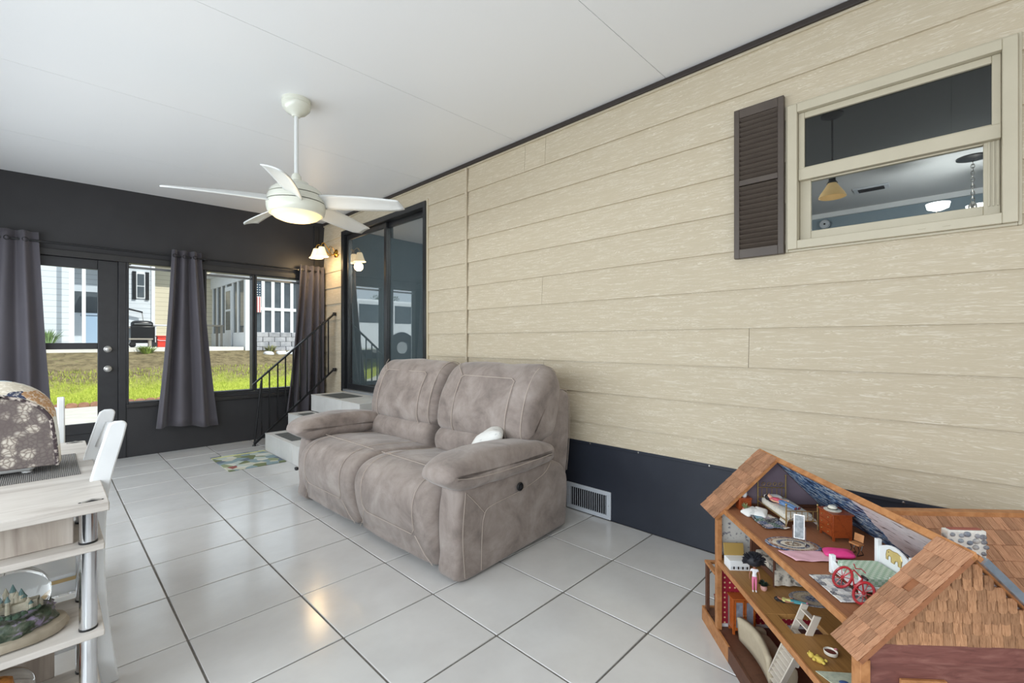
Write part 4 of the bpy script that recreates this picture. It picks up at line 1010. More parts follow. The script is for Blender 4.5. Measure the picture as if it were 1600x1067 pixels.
M().hexa([(-.35, -.03, .18), (.35, -.03, .0), (.35, .03, .0), (-.35, .03, .18)], [(-.35, -.03, .24), (.35, -.03, .05), (.35, .03, .05), (-.35, .03, .24)]).build('arm_bar', m_black, aw)
M().cyl((.33, 0, .02), (.40, .17, -.35), .012, n=6).build('brace', m_nickel, aw, smooth=True)

# ---------------------------------------------------------------- dollhouse (own frame: U runs away along its length, Q across to the right)
TH = R(49.06); uu = Vector((math.sin(TH), math.cos(TH), 0)); qq = Vector((math.cos(TH), -math.sin(TH), 0))
def DP(U, Q, Z): return uu * U + qq * Q + Vector((0, 0, Z))
def rel(U, Q, Z): return (Q - .985, U - 1.5, Z)
m_oak = wood('honey_wood', (150, 98, 58), (176, 120, 74), (190, 136, 90), (22, 22, 22), .5, .05, 1.2)
m_oakdk = wood('dark_stained_wood', (74, 46, 34), (96, 62, 46), (84, 54, 40), (20, 20, 20), .5, .04, 1.2)
m_attic = wood('attic_floor_wood', (132, 84, 56), (152, 100, 68), (142, 92, 62), (30, 4, 30), .55, 0, 1.4)
m_mid = wood('striped_floor_wood', (134, 94, 50), (166, 122, 70), (148, 106, 58), (70, 2.2, 70), .5, 0, 1.2)
m_shg = wood('cedar_shingle', (118, 80, 54), (164, 120, 86), (184, 140, 106), (220, 30, 30), .75, .24, 1.4, .25)
m_shs = wood('cedar_roof_shingle', (122, 82, 58), (168, 122, 92), (188, 144, 112), (1.0, 7, 1), .75, .24, 1.6, .25)
m_shw = wood('cedar_wing_shingle', (122, 82, 58), (168, 122, 92), (188, 144, 112), (7, 1.0, 1), .75, .24, 1.6, .25)
m_clap = wood('red_brown_clapboard', (96, 56, 50), (118, 72, 64), (136, 92, 82), (10, 60, 60), .6, .06, 1.2)
dh = thing('dollhouse', 'wooden open-sided dollhouse with shingled roof on the tile floor', 'dollhouse', DP(1.5, .985, 0), -TH)
def hb(n, U0, U1, Q0, Q1, z0, z1, m, par=None, b=.0012): return M().box(Q0 - .985, Q1 - .985, U0 - 1.5, U1 - 1.5, z0, z1).build(n, m, par or dh, bevel=b)
UF, UN = 1.94, 1.095
hb('base', 1.085, 2.075, .752, 1.235, 0, .05, m_oakdk)
hb('base_trim', 1.80, 2.078, .743, .752, 0, .062, m_oak); hb('base_trim', 1.085, 1.80, .743, .752, 0, .062, m_oakdk)
gf = hb('ground_floor', UN + .01, UF, .752, 1.215, .05, .058, m_oakdk)
hb('porch_floor', UF, 2.07, .752, 1.0, .05, .056, m_oakdk)
hb('base_trim', 2.07, 2.08, .752, 1.0, 0, .062, m_oak)
# walls with papers
def paper_red():
    t = NT('red_dot_paper'); v = t.coords((48, 1, 48), rnd=False)
    fr = t.n('ShaderNodeVectorMath', operation='FRACTION'); t.l(v, fr.inputs[0]); x, y, z = t.sep(fr.outputs[0])
    dx = t.math('SUBTRACT', x, .5); dz = t.math('SUBTRACT', z, .5)
    r2 = t.math('ADD', t.math('MULTIPLY', dx, dx), t.math('MULTIPLY', dz, dz))
    return t.out(t.ramp(r2, [(0, (232, 200, 150)), (.03, (160, 30, 52))], 'CONSTANT'), .7)
m_pred = paper_red()
m_pflor = mat('sprigged_paper', (206, 203, 196), .8, (120, 118, 128), 80, lo=.58, hi=.66)
m_pmauve = mat('mauve_paper', (112, 98, 108), .8, (104, 90, 100), 9)
fw = M().prism([(.757 - .985, .058), (1.21 - .985, .058), (1.21 - .985, .535), (0, .76), (.757 - .985, .535)], 'y', UF - 1.5, UF + .01 - 1.5).build('gable_wall', m_oakdk, dh)
hb('wallpaper', UF - .002, UF - .0003, .765, 1.209, .062, .325, m_pred, fw, 0); hb('wallpaper', UF - .002, UF - .0003, .765, 1.209, .348, .540, m_pflor, fw, 0)
M().prism([(.79 - .985, .562), (1.18 - .985, .562), (0, .755)], 'y', UF - 1.5 - .002, UF - 1.5 - .0003).build('wallpaper', m_pmauve, fw)
hb('skirting', UF - .008, UF - .002, .765, 1.2, .058, .070, m_wtrim, fw); hb('skirting', UF - .008, UF - .002, .765, 1.2, .345, .357, m_oakdk, fw); hb('skirting', UF - .008, UF - .002, .80, 1.17, .56, .574, m_oakdk, fw)
bw = hb('back_wall', UN, UF, 1.21, 1.22, .058, .53, m_oakdk)
hb('wallpaper', UN + .012, UF - .003, 1.2085, 1.2098, .07, .325, m_pred, bw, 0); hb('wallpaper', UN + .012, UF - .003, 1.2085, 1.2098, .348, .538, m_pflor, bw, 0)
hb('corner_post', UF - .03, UF - .006, .745, .765, .058, .525, m_oak); hb('corner_post', UN - .012, UN + .018, .745, .768, .058, .515, m_oak)
# near gable wall: clapboards and scalloped shingles
nw = M().prism([(.769 - .985, .058), (1.21 - .985, .058), (1.21 - .985, .535), (0, .745), (.769 - .985, .535)], 'y', UN - 1.5, UN + .009 - 1.5).build('gable_wall', m_oakdk, dh)
for i in range(11):
    z = .062 + .0445 * i
    M().hexa([(.770 - .985, UN - 1.5 - .006, z), (1.212 - .985, UN - 1.5 - .006, z), (1.212 - .985, UN - 1.5, z), (.770 - .985, UN - 1.5, z)],
             [(.770 - .985, UN - 1.5 - .002, z + .0437), (1.212 - .985, UN - 1.5 - .002, z + .0437), (1.212 - .985, UN - 1.5, z + .0437), (.770 - .985, UN - 1.5, z + .0437)]).build('clapboard', m_clap, nw)
hb('window_frame', UN - .014, UN - .006, .835, .935, .36, .474, m_oak, nw)
sg = M().prism([(-.0098, .034), (.0098, .034), (.0098, .006)] + [(.0098 * math.cos(R(180) * k / 6), .006 - .006 * math.sin(R(180) * k / 6)) for k in range(1, 6)] + [(-.0098, .006)], 'y', -.004, 0)
sq = M().box(-.0125, .0125, -.004, 0, -.001, .034)
s0 = s1 = None
for r_ in range(8):
    z = .552 + .0255 * r_; half = (.745 - z) * .97 - .004; n = int(half * 2 / (.0255 if r_ == 0 else .0202))
    for k in range(n):
        x = -half + (k + .5) * 2 * half / n; loc = (x, UN - 1.5 - .0030, z + random.uniform(-.0008, .0008)); rt = (-R(random.uniform(3, 5)), R(random.uniform(-1.5, 1.5)), 0)
        if r_ == 0:
            if s1 is None: s1 = sq.build('gable_shingle', m_shg, nw, loc=loc, rot=rt)
            else: inst(s1, nw, loc, rt)
        else:
            if s0 is None: s0 = sg.build('gable_shingle', m_shg, nw, loc=loc, rot=rt)
            else: inst(s0, nw, loc, rt)
# floors
mf = hb('upper_floor', UN + .01, 1.445, .755, 1.208, .328, .345, m_mid); hb('upper_floor', 1.545, UF - .003, .755, 1.208, .328, .345, m_mid)
hb('upper_floor', 1.445, 1.545, .755, .797, .328, .345, m_mid); hb('upper_floor', 1.445, 1.545, .90, 1.208, .328, .345, m_mid)
hb('floor_edge', UN + .018, UF - .03, .748, .755, .326, .347, m_oak)
hb('attic_floor', UN + .01, UF - .003, .775, 1.195, .544, .56, m_attic); hb('floor_edge', UN + .018, UF - .03, .766, .775, .542, .562, m_oak)
# roof
EQ, EZ, RQ, RZ = .738, .516, .985, .762
def slope(n, U0, U1, side, m, th=.011, par=None, e0=0., e1=1.):
    s = 1 if side > 0 else -1; nx, nz = s * .712 * th, .702 * th
    def P(t): q = RQ + s * (RQ - EQ) * (1 - t); return (q - .985, EZ + (RZ - EZ) * t)
    a, b_ = P(e0), P(e1)
    return M().hexa([(a[0], U0 - 1.5, a[1]), (a[0], U1 - 1.5, a[1]), (b_[0], U1 - 1.5, b_[1]), (b_[0], U0 - 1.5, b_[1])],
                    [(a[0] + nx, U0 - 1.5, a[1] + nz), (a[0] + nx, U1 - 1.5, a[1] + nz), (b_[0] + nx, U1 - 1.5, b_[1] + nz), (b_[0] + nx, U0 - 1.5, b_[1] + nz)]).build(n, m, par or dh)
ang = math.atan2(RZ - EZ, RQ - EQ)
far_strip = slope('roof_strip', UF - .045, 2.048, -1, m_oak); near_strip = slope('roof_strip', 1.066, 1.158, -1, m_attic)
back_roof = slope('back_roof', 1.066, 2.048, 1, m_oak)
def mural():
    t = NT('painted_roof_lining'); v = t.coords((1, 1, 1), rnd=False); x, y, z = t.sep(v)
    st = t.noise(t.coords((90, 26, 90), rnd=False), 1.0, 2, .6)
    blue = t.ramp(st, [(.36, (26, 44, 72)), (.45, (52, 88, 132)), (.53, (84, 130, 178)), (.60, (224, 228, 218)), (.66, (64, 110, 152))])
    b2 = t.noise(t.coords((60, 14, 60), rnd=False), 1.0, 2, .6)
    birch = t.ramp(b2, [(.30, (110, 96, 92)), (.38, (222, 210, 210)), (.62, (228, 218, 220)), (.70, (120, 104, 100))])
    mask = t.math('GREATER_THAN', t.math('ADD', y, t.math('MULTIPLY', t.noise(v, 12, 2), .12)), .06)
    t.bump(st, .5, .004)
    return t.out(t.mix(mask, birch, blue), .45)
slope('mural_lining', UN + .012, UF - .004, 1, mural(), -.003, back_roof, .20, .965)
M().hexa([(-.006, 1.066 - 1.5, .756), (.004, 1.066 - 1.5, .766), (.004, 2.05 - 1.5, .766), (-.006, 2.05 - 1.5, .756)], [(-.014, 1.066 - 1.5, .764), (-.002, 1.066 - 1.5, .778), (-.002, 2.05 - 1.5, .778), (-.014, 2.05 - 1.5, .764)]).build('ridge_board', m_oak, dh, bevel=.001)
m_foil = mat('silver_flashing', (170, 180, 192), .3, metal=.7, c2=(150, 160, 172), scale=20)
slope('flashing', 1.060, 1.075, 1, m_foil, .016, back_roof, 0, .97)
def shingles(par, U0, U1, cols, rows, tone=m_shs, miss=()):
    L = math.hypot(RZ - EZ, RQ - EQ); w = (U1 - U0) / cols; h = L / rows; src = None
    nx, nz = -math.sin(ang), math.cos(ang)
    for r_ in range(rows):
        for c_ in range(cols + (r_ % 2)):
            if (r_, c_) in miss: continue
            o = -w / 2 if r_ % 2 else 0; a = max(U0, U0 + c_ * w + o); b_ = min(U1, U0 + (c_ + 1) * w + o)
            if b_ - a < .004: continue
            t = (r_ + .5) * h; q = EQ + t * math.cos(ang); z = EZ + t * math.sin(ang); off = .0135 + random.uniform(0, .0012)
            loc = (q - .985 + nx * off, (a + b_) / 2 - 1.5, z + nz * off); rt = (0, -ang + R(3.2), R(random.uniform(-1, 1)))
            if src is None: src = M().box(-.5, .5, -.5, .5, -.5, .5).build('shingle', tone, par, loc=loc, rot=rt); o2 = src
            else: o2 = inst(src, par, loc, rt)
            o2.scale = (h * 1.12, b_ - a - .0012, .005)
shingles(near_strip, 1.066, 1.158, 4, 9, miss=((5, 2),)); shingles(far_strip, UF - .045, 2.048, 4, 9)
# chimney
cm = hb('chimney', 1.235, 1.258, 1.07, 1.165, .62, .758, mat('white_plaster', (226, 222, 214), .8, (206, 202, 196), 60, bump=.4, bscale=60), None, .003)
hb('chimney_rim', 1.240, 1.253, 1.078, 1.157, .758, .761, mat('brick_rim', (150, 84, 70), .8), cm)
for i in range(29):
    q, U_ = 1.078 + .080 * (i % 5) / 4 + random.uniform(-.005, .005), 1.234
    if i >= 25: q, U_ = 1.069, 1.246
    z = .680 + .0165 * (i // 5) + random.uniform(-.004, .004) if i < 25 else .70 + .014 * (i - 25); s = random.uniform(.006, .0095)
    M().sup((0, 0, 0), (s, s * .5 if U_ == 1.234 else s, s * .8) if U_ == 1.234 else (s * .5, s, s * .8), 1, 1, 6, 10).build('stone', mat('pebble_%d' % (i % 5), [(122, 126, 132), (150, 158, 166), (96, 108, 122), (176, 172, 166), (86, 84, 88)][i % 5], .35, (140, 140, 146), 60), cm, smooth=True, loc=rel(U_, q, z))
# cross wing
hb('wing_wall', 1.34, 1.84, 1.222, 1.60, 0, .40, m_clap)
M().prism([(1.34 - 1.5, .40), (1.84 - 1.5, .40), (1.59 - 1.5, .635)], 'x', 1.222 - .985 + .02, 1.59 - .985).build('wing_gable', m_clap, dh)
WU, WZ, wl, wz = 1.59, .665, .30, .262
def wing(s, name):
    def P(U, Q, Z): return Vector((Q - .985, U - 1.5, Z))
    ue = WU - s * wl; ze = WZ - wz; nv = Vector((0, -s * wz, wl)).normalized() * .01
    lo = [P(WU, 1.10, WZ), P(WU, 1.63, WZ), P(ue, 1.63, ze), P(ue, 1.245, ze)]
    mid = P(WU - s * wl * .53, 1.245, WZ - wz * .53)
    pts = [lo[0], lo[1], lo[2], lo[3], mid]; n = len(pts); m = M()
    m.v = [tuple(p) for p in pts] + [tuple(p + nv) for p in pts]; m.f = [tuple(range(n)), tuple(range(2 * n - 1, n - 1, -1))] + [(i, (i + 1) % n, n + (i + 1) % n, n + i) for i in range(n)]
    return m.build(name, m_oak, dh)
wr = wing(1, 'wing_roof'); wing(-1, 'wing_roof')
hb('wing_ridge', WU - .016, WU + .016, 1.11, 1.625, WZ + .004, WZ + .02, m_oak)
wa = math.atan2(wz, wl); L = math.hypot(wl, wz); rows = 8; src = None
for r_ in range(rows):
    t = (r_ + .5) / rows; U_ = WU - wl * t; z = WZ - wz * t; q0 = 1.10 + min(.145, .145 * t / .53); q = q0 + (.0 if r_ % 2 else -.014)
    while q < 1.625:
        w = random.uniform(.024, .034); a, b_ = max(q, q0), min(q + w, 1.628); q += w
        if b_ - a < .006: continue
        loc = (( a + b_) / 2 - .985, U_ - 1.5 - math.sin(wa) * .0125, z + math.cos(wa) * .0125 + random.uniform(0, .001)); rt = (wa - R(3), 0, R(random.uniform(-1, 1)))
        if src is None: src = M().box(-.5, .5, -.5, .5, -.5, .5).build('shingle', m_shw, wr, loc=loc, rot=rt); o2 = src
        else: o2 = inst(src, wr, loc, rt)
        o2.scale = (b_ - a - .0014, L / rows * 1.12, .005)
# porch at the far end
hb('porch_post', 2.045, 2.062, .752, .766, .056, .262, m_oakdk); hb('porch_post', 2.045, 2.062, .985, .998, .056, .262, m_oakdk)
hb('porch_beam', UF + .012, 2.066, .750, .768, .262, .274, m_oak); hb('porch_beam', 2.048, 2.064, .768, .998, .262, .274, m_oak)

# ---------------------------------------------------------------- toys in the dollhouse
def toy(name, label, cat, U, Q, Z, rz=0, group=None, tilt=(0, 0)):
    return thing(name, label, cat, DP(U, Q, Z), 0, group, rot=(tilt[0], tilt[1], -TH + rz))
def part(m, n, mt, o, smooth=True, bevel=0): return m.build(n, mt, o, smooth=smooth and not bevel, bevel=bevel)
AT, MF, GF = .5604, .3454, .0584
m_dbrass = mat('toy_brass', (190, 164, 110), .3, metal=.8)
m_cherry = wood('cherry_wood', (120, 52, 24), (150, 70, 32), (136, 60, 28), (40, 40, 40), .35, .03, 1.2)
# brass bed
bd = toy('brass_bed', 'brass toy bed with white mattress in the dollhouse attic', 'toy bed', 1.82, .972, AT)
for x in (-.056, .056):
    for y, h in ((.105, .135), (-.108, .09)):
        part(M().cyl((x, y, 0), (x, y, h), .0026, n=8), 'post', m_dbrass, bd); part(M().sup((x, y, h), (.0042, .0042, .0042), 1, 1, 6, 8), 'post_knob', m_dbrass, bd)
    part(M().cyl((x, -.108, .03), (x, .105, .03), .0022, n=6), 'side_rail', m_dbrass, bd)
for y, zs in ((.105, (.045, .085)), (-.108, (.03, .066))):
    for z in zs: part(M().cyl((-.056, y, z), (.056, y, z), .0018, n=6), 'cross_rail', m_dbrass, bd)
    for k in range(-2, 3): part(M().cyl((k * .02, y, zs[0]), (k * .02, y, zs[1]), .0013, n=6), 'spindle', m_dbrass, bd)
for k in (-.034, -.011, .012, .035):
    part(M().tube([(k + .009 * math.cos(t) * (1 - t / 12), .105, .098 + .009 * math.sin(t) * (1 - t / 12)) for t in [i * .55 for i in range(13)]], .0012, 5), 'scroll', m_dbrass, bd)
part(M().sup((0, 0, .037), (.052, .10, .013), .3, .25, 10, 28), 'mattress', mat('toy_mattress', (214, 208, 194), .85, (190, 190, 186), 120, lo=.5, hi=.65), bd)
part(M().grid(lambda a, b_: (-.057 + .114 * a, -.112 + .05 * b_, .045 - (.028 * (abs(a - .5) * 2) ** 6) + .003 * math.sin(a * 30) * (1 - b_)), 20, 6), 'lace_throw', mat('lace', (216, 210, 200), .9, (170, 160, 150), 200), bd)
part(M().sup((-.01, .075, .056), (.032, .02, .008), .6, .5), 'pillow', m_white_cloth, bd)
def doll(label, loc, rot, H, cols, hair, hairstyle, arms=.14):
    """toy doll: one skinned body, hair as its own piece; colours follow the body height"""
    o = thing('doll', label, 'doll', loc, rot=rot)
    V = [(0, 0, .53), (0, 0, .66), (0, 0, .74), (0, 0, .81), (.005, 0, .875), (.005, 0, .955)]; E = [(0, 1), (1, 2), (2, 3), (3, 4), (4, 5)]; Rr = [(.062, .072), (.052, .06), (.06, .075), (.026, .026), (.062, .06), (.058, .055)]
    for s in (-1, 1):
        b_ = len(V)
        V += [(0, s * .095, .745), (.005, s * arms, .60), (.03, s * (arms + .005), .475), (.035, s * (arms + .005), .435)]; E += [(2, b_), (b_, b_ + 1), (b_ + 1, b_ + 2), (b_ + 2, b_ + 3)]; Rr += [(.03, .03), (.022, .022), (.017, .017), (.02, .014)]
        b_ = len(V)
        V += [(0, s * .042, .47), (.005, s * .046, .26), (0, s * .046, .05), (.055, s * .05, .025)]; E += [(0, b_), (b_, b_ + 1), (b_ + 1, b_ + 2), (b_ + 2, b_ + 3)]; Rr += [(.048, .046), (.034, .034), (.024, .024), (.024, .022)]
    me = bpy.data.meshes.new('body'); me.from_pydata(V, E, [])
    bo = bpy.data.objects.new('body', me); COL.objects.link(bo); bo.parent = o; bo.scale = (H, H, H)
    bo.modifiers.new('skin', 'SKIN'); sub = bo.modifiers.new('sub', 'SUBSURF'); sub.levels = sub.render_levels = 2
    for i, sv in enumerate(me.skin_vertices[0].data): sv.radius = Rr[i]; sv.use_root = i == 0
    t = NT('doll_colours'); v = t.coords((1, 1, 1), rnd=False); x, y, z = t.sep(v)
    c = t.ramp(z, [(0, cols[0]), (.07, cols[1]), (.53, cols[2]), (.78, cols[3])], 'CONSTANT')
    arm = t.math('MULTIPLY', t.math('GREATER_THAN', t.math('ABSOLUTE', y), .088), t.math('MULTIPLY', t.math('LESS_THAN', z, .70), t.math('GREATER_THAN', z, .40)))
    me.materials.append(t.out(t.mix(arm, c, lin(cols[3])), .5))
    m_h = mat('doll_hair_%d_%d' % (hair[0], len(MATS)), hair, .6, tuple(min(255, k + 14) for k in hair), 60)
    if hairstyle == 'afro':
        m = M().sup((-.05, 0, 1.02), (.19, .26, .19), 1, 1, 10, 16)
        for i in range(160):
            a, b_ = random.uniform(0, 6.28), random.uniform(-.5, 1.5); d_ = Vector((math.cos(a) * math.cos(b_), math.sin(a) * math.cos(b_), math.sin(b_)))
            if d_.x > .45 and d_.z < .4: continue
            m.tube([Vector((-.05, 0, 1.02)) + Vector((d_.x * .16, d_.y * .22, d_.z * .15)), Vector((-.05, 0, 1.02)) + Vector((d_.x * .30, d_.y * .38, d_.z * .30))], [.045, .008], 5)
        ho = m.build('hair', m_h, o, smooth=True)
    else:
        ho = M().sup((-.022, 0, .93), (.072, .075, .088), 1, 1, 10, 16).build('hair', m_h, o, smooth=True)
        M().sup((-.06, .0, .80), (.035, .085, .16), .8, .8, 10, 14, lambda p: (p.x + .02 * math.sin(p.z * 30), p.y, p.z)).build('long_hair', m_h, o, smooth=True).scale = (H, H, H)
    ho.scale = (H, H, H)
    for s in (-1, 1): M().sup((.064, s * .026, .925), (.006, .011, .009), 1, 1, 6, 8).build('eye', m_black, o, smooth=True).scale = (H, H, H)
    M().sup((.067, 0, .888), (.004, .016, .005), 1, 1, 6, 8).build('mouth', mat('doll_lips', (170, 80, 80), .5), o, smooth=True).scale = (H, H, H)
    M().sup((.070, 0, .907), (.009, .008, .010), 1, 1, 6, 8).build('nose', mat('doll_nose_%d' % cols[3][0], cols[3], .5), o, smooth=True).scale = (H, H, H)
    return o
def lying(heading): # on its back, head pointing along 'heading' (radians about z in world)
    return (Matrix.Rotation(heading, 4, 'Z') @ Matrix.Rotation(R(90), 4, 'Y') @ Matrix.Rotation(R(180), 4, 'Z')).to_euler()
hd = math.atan2(uu.y, uu.x)
doll('dark-haired doll in pink top and jeans lying on the brass bed', DP(1.735, .975, AT + .062), lying(hd + R(14)), .165, [(96, 40, 52), (104, 136, 178), (214, 92, 110), (214, 164, 136)], (26, 20, 22), 'long', .13)
ns = toy('nightstand', 'small red-brown nightstand beside the brass bed', 'nightstand', 1.912, .852, AT)
part(M().box(-.024, .024, -.018, .018, .004, .045), 'body', m_cherry, ns, bevel=.001); part(M().box(-.027, .027, -.021, .021, .045, .049), 'top', m_cherry, ns, bevel=.001)
dw = part(M().box(-.020, .020, -.0195, -.0182, .022, .040), 'drawer', m_cherry, ns, bevel=.0005); part(M().sup((0, -.021, .031), (.002, .002, .002), 1, 1, 5, 6), 'drawer_knob', m_dbrass, dw)
for x in (-.02, .02): part(M().box(x - .003, x + .003, -.016, .016, 0, .004), 'foot', m_cherry, ns, False)
def pot(label, U, Q, Z, r_, h, c, leaf, lh, n=26, name='potted_plant'):
    o = toy(name, label, 'plant', U, Q, Z)
    part(M().lathe([(r_ * .7, 0), (r_, h * .5), (r_ * .85, h), (r_ * .7, h), (.0005, h * .85)], 14), 'pot', mat('pot_%d_%d' % (c[0], c[1]), c, .4), o)
    m = M()
    for i in range(n):
        a = random.uniform(0, 6.28); e = random.uniform(.3, 1.2); d_ = Vector((math.cos(a) * math.cos(e), math.sin(a) * math.cos(e), math.sin(e))); b0 = Vector((0, 0, h * .9)); t = b0 + d_ * lh * random.uniform(.6, 1.1); w = d_.cross(Vector((0, 0, 1))).normalized() * lh * .16; md = (b0 + t) / 2 + Vector((0, 0, lh * .08))
        m.add([b0, md + w, t, md - w], [(0, 1, 2, 3)])
    m.build('leaves', mat('leaf_%d_%d' % (leaf[0], leaf[1]), leaf, .6, tuple(int(k * .7) for k in leaf), 60), o); return o
pot('leafy plant in a white pot on the toy nightstand', 1.912, .855, AT + .0492, .011, .02, (226, 228, 228), (54, 112, 74), .02)
pot('white-flowering plant in a pink pot on the attic floor', 1.862, .837, AT, .012, .02, (214, 150, 130), (150, 160, 110), .024)
for U_, Q_, rz, lb in ((1.845, .850, .3, 'small white cushion beside the pink flower pot'), (1.838, .884, 1.0, 'small white cushion against the brass bed post')):
    o = pillow_mesh(.034, .024, .012, U_).build('toy_cushion', m_white_cloth, None, smooth=True, angle=90, loc=DP(U_, Q_, AT + .013), rot=(R(8), R(-12), -TH + rz)); tag(o, lb, 'cushion')
m_quilt = patchwork('toy_quilt_patches', 34, [(60, 74, 110), (196, 190, 180), (52, 90, 84), (150, 140, 150), (34, 38, 52), (210, 200, 186), (90, 130, 150), (120, 96, 100)])
def cloth(name, label, cat, U0, U1, Q0, Q1, Z, mt, amp=.004, f=40, skew=0):
    cU, cQ = (U0 + U1) / 2, (Q0 + Q1) / 2; o = toy(name, label, cat, cU, cQ, Z)
    M().grid(lambda a, b_: ((Q0 - cQ) + (Q1 - Q0) * a + skew * (b_ - .5), (U0 - cU) + (U1 - U0) * b_, .003 + amp * (.6 + noise.noise(Vector((a * f * (Q1 - Q0), b_ * f * (U1 - U0), U0 * 9))))), 20, 20).build('cloth', mt, o, smooth=True, angle=90, solid=.002); return o
cloth('toy_quilt', 'rumpled patchwork quilt on the attic floor before the brass bed', 'quilt', 1.700, 1.838, .835, .925, AT, m_quilt, .006)
def braid(name, cols):
    t = NT(name); v = t.coords((1, 1.5, 1), rnd=False); ln = t.n('ShaderNodeVectorMath', operation='LENGTH'); t.l(v, ln.inputs[0])
    f = t.math('FRACT', t.math('MULTIPLY', ln.outputs['Value'], 11.5))
    c = t.ramp(f, [(i / len(cols), c) for i, c in enumerate(cols)], 'CONSTANT')
    n = t.noise(t.coords((1, 1, 1), rnd=False), 160, 2); c = t.mix(t.ramp(n, [(.45, (0, 0, 0, 1)), (.6, (.5, .5, .5, 1))]), c, lin((208, 200, 188)))
    t.bump(f, .4, .002); return t.out(c, .9, 0, .1)
def oval(label, U, Q, Z, a, b_, cols, rz=0):
    o = toy('oval_rug', label, 'rug', U, Q, Z, rz); part(M().lathe([(.001, .0), (.97, .0), (1, .002), (.97, .004), (.001, .004)], 48, (0, 0, 0), a, b_), 'braided_coil', braid('braid_%d' % len(bpy.data.materials), cols), o); return o
oval('blue-edged oval braided rug under the toy mirror', 1.578, .866, AT, .084, .056, [(200, 190, 172), (120, 92, 70), (206, 196, 180), (66, 74, 100), (190, 178, 160), (140, 104, 84), (60, 78, 116)], R(-12))
mi = toy('cheval_mirror', 'silver toy standing mirror on the oval braided rug', 'mirror', 1.575, .885, AT + .0045, R(-30))
for x in (-.018, .018): part(M().cyl((x, 0, 0), (x, 0, .062), .0016, n=6), 'stand', m_nickel, mi); part(M().cyl((x, -.02, .001), (x, .02, .001), .0016, n=6), 'foot', m_nickel, mi)
fm = M().obox((0, 0, .060), (.032, .003, .078), (R(-14), 0, 0)).build('mirror_frame', m_nickel, mi, bevel=.0008); M().obox((0, -.0018, .060), (.027, .0012, .073), (R(-14), 0, 0)).build('mirror_glass', mat('mirror', (104, 110, 114), .35, c2=(150, 154, 156), scale=60), fm)
dr = toy('dresser', 'orange-brown toy dresser with drawers under the blue roof lining', 'dresser', 1.652, 1.052, AT)
part(M().box(-.032, .032, -.039, .039, .012, .088), 'body', m_cherry, dr, bevel=.001); part(M().box(-.036, .036, -.043, .043, .0885, .093), 'top', m_cherry, dr, bevel=.001)
for x in (-.028, .028):
    for y in (-.035, .035): part(M().box(x - .003, x + .003, y - .003, y + .003, 0, .012), 'leg', m_cherry, dr, False)
for z in (.016, .041, .066):
    d2 = part(M().box(-.034, -.0322, -.034, .034, z, z + .021), 'drawer', m_cherry, dr, bevel=.0006)
    for y in (-.018, .018): part(M().sup((-.0355, y, z + .0105), (.002, .002, .002), 1, 1, 5, 6), 'drawer_knob', m_dbrass, d2)
ht = toy('doll_hat', 'cream doll hat with dark band on the toy dresser', 'hat', 1.658, 1.046, AT + .0932)
part(M().lathe([(.026, 0), (.027, .002), (.015, .004), (.014, .012), (.010, .016), (.0005, .0165)], 20), 'felt', mat('cream_felt', (222, 216, 200), .8), ht); part(M().lathe([(.0152, .004), (.0147, .008)], 20), 'band', mat('hat_band', (90, 90, 80), .7), ht)
cloth('toy_blanket', 'pale pink blanket spread on the attic floor', 'blanket', 1.458, 1.525, .80, .935, AT, mat('pale_pink_cloth', (222, 176, 186), .85, (214, 166, 178), 30), .003, 30, -.02)
o = pillow_mesh(.042, .026, .013, 5).build('toy_cushion', mat('hot_pink_satin', (214, 52, 124), .4, (226, 70, 140), 20), None, smooth=True, angle=90, loc=DP(1.495, .962, AT + .014), rot=(0, R(-4), -TH + R(-20))); tag(o, 'hot pink toy cushion at the end of the pink blanket', 'cushion')
sk = toy('school_desk', 'tiny wooden school desk on black iron legs in the attic', 'toy desk', 1.522, 1.035, AT, R(20))
part(M().box(-.012, .012, -.016, .016, .032, .037), 'seat', m_oak, sk, bevel=.0008); part(M().obox((.012, 0, .052), (.003, .03, .024), (0, R(10), 0)), 'backrest', m_oak, sk, bevel=.0008)
for y in (-.012, .012): part(M().tube([(-.01, y, .032), (-.004, y, .016), (-.014, y, .001), (.014, y, .001), (.004, y, .016), (.01, y, .032)], .0014, 5), 'iron_leg', m_black, sk)
# white bed with elephant headboard
m_tw = mat('toy_white_paint', (232, 234, 234), .4)
wb = toy('white_bed', 'white toy bed with a golden elephant on its headboard', 'toy bed', 1.335, .945, AT)
def gingham():
    t = NT('green_gingham'); v = t.coords((1, 1, 1), rnd=False); c = t.n('ShaderNodeTexChecker'); c.inputs['Scale'].default_value = 110; c.inputs['Color1'].default_value = lin((158, 186, 160)); c.inputs['Color2'].default_value = lin((198, 212, 196)); t.l(v, c.inputs['Vector']); return t.out(c.outputs['Color'], .85)
hbd = [(-.058, .01), (.058, .01), (.058, .085)] + [(.058 - .116 * k / 8, .085 + .022 * math.sin(math.pi * k / 8)) for k in range(1, 8)] + [(-.058, .085)]
hdb = M().prism(hbd, 'x', .064, .070).build('headboard', m_tw, wb, bevel=.001)
fb = M().prism([(-.058, .008), (.058, .008), (.058, .040)] + [(.058 - .116 * k / 8, .040 - .012 * math.sin(math.pi * k / 8)) for k in range(1, 8)] + [(-.058, .040)], 'x', -.067, -.061).build('footboard', m_tw, wb, bevel=.001)
for y in (-.062, .062):
    part(M().box(.060, .074, y - .006, y + .006, 0, .105), 'post', m_tw, wb, bevel=.0015); part(M().box(-.071, -.057, y - .006, y + .006, 0, .054), 'post', m_tw, wb, bevel=.0015); part(M().box(-.058, .062, y - .003, y + .003, .012, .024), 'side_rail', m_tw, wb, bevel=.001)
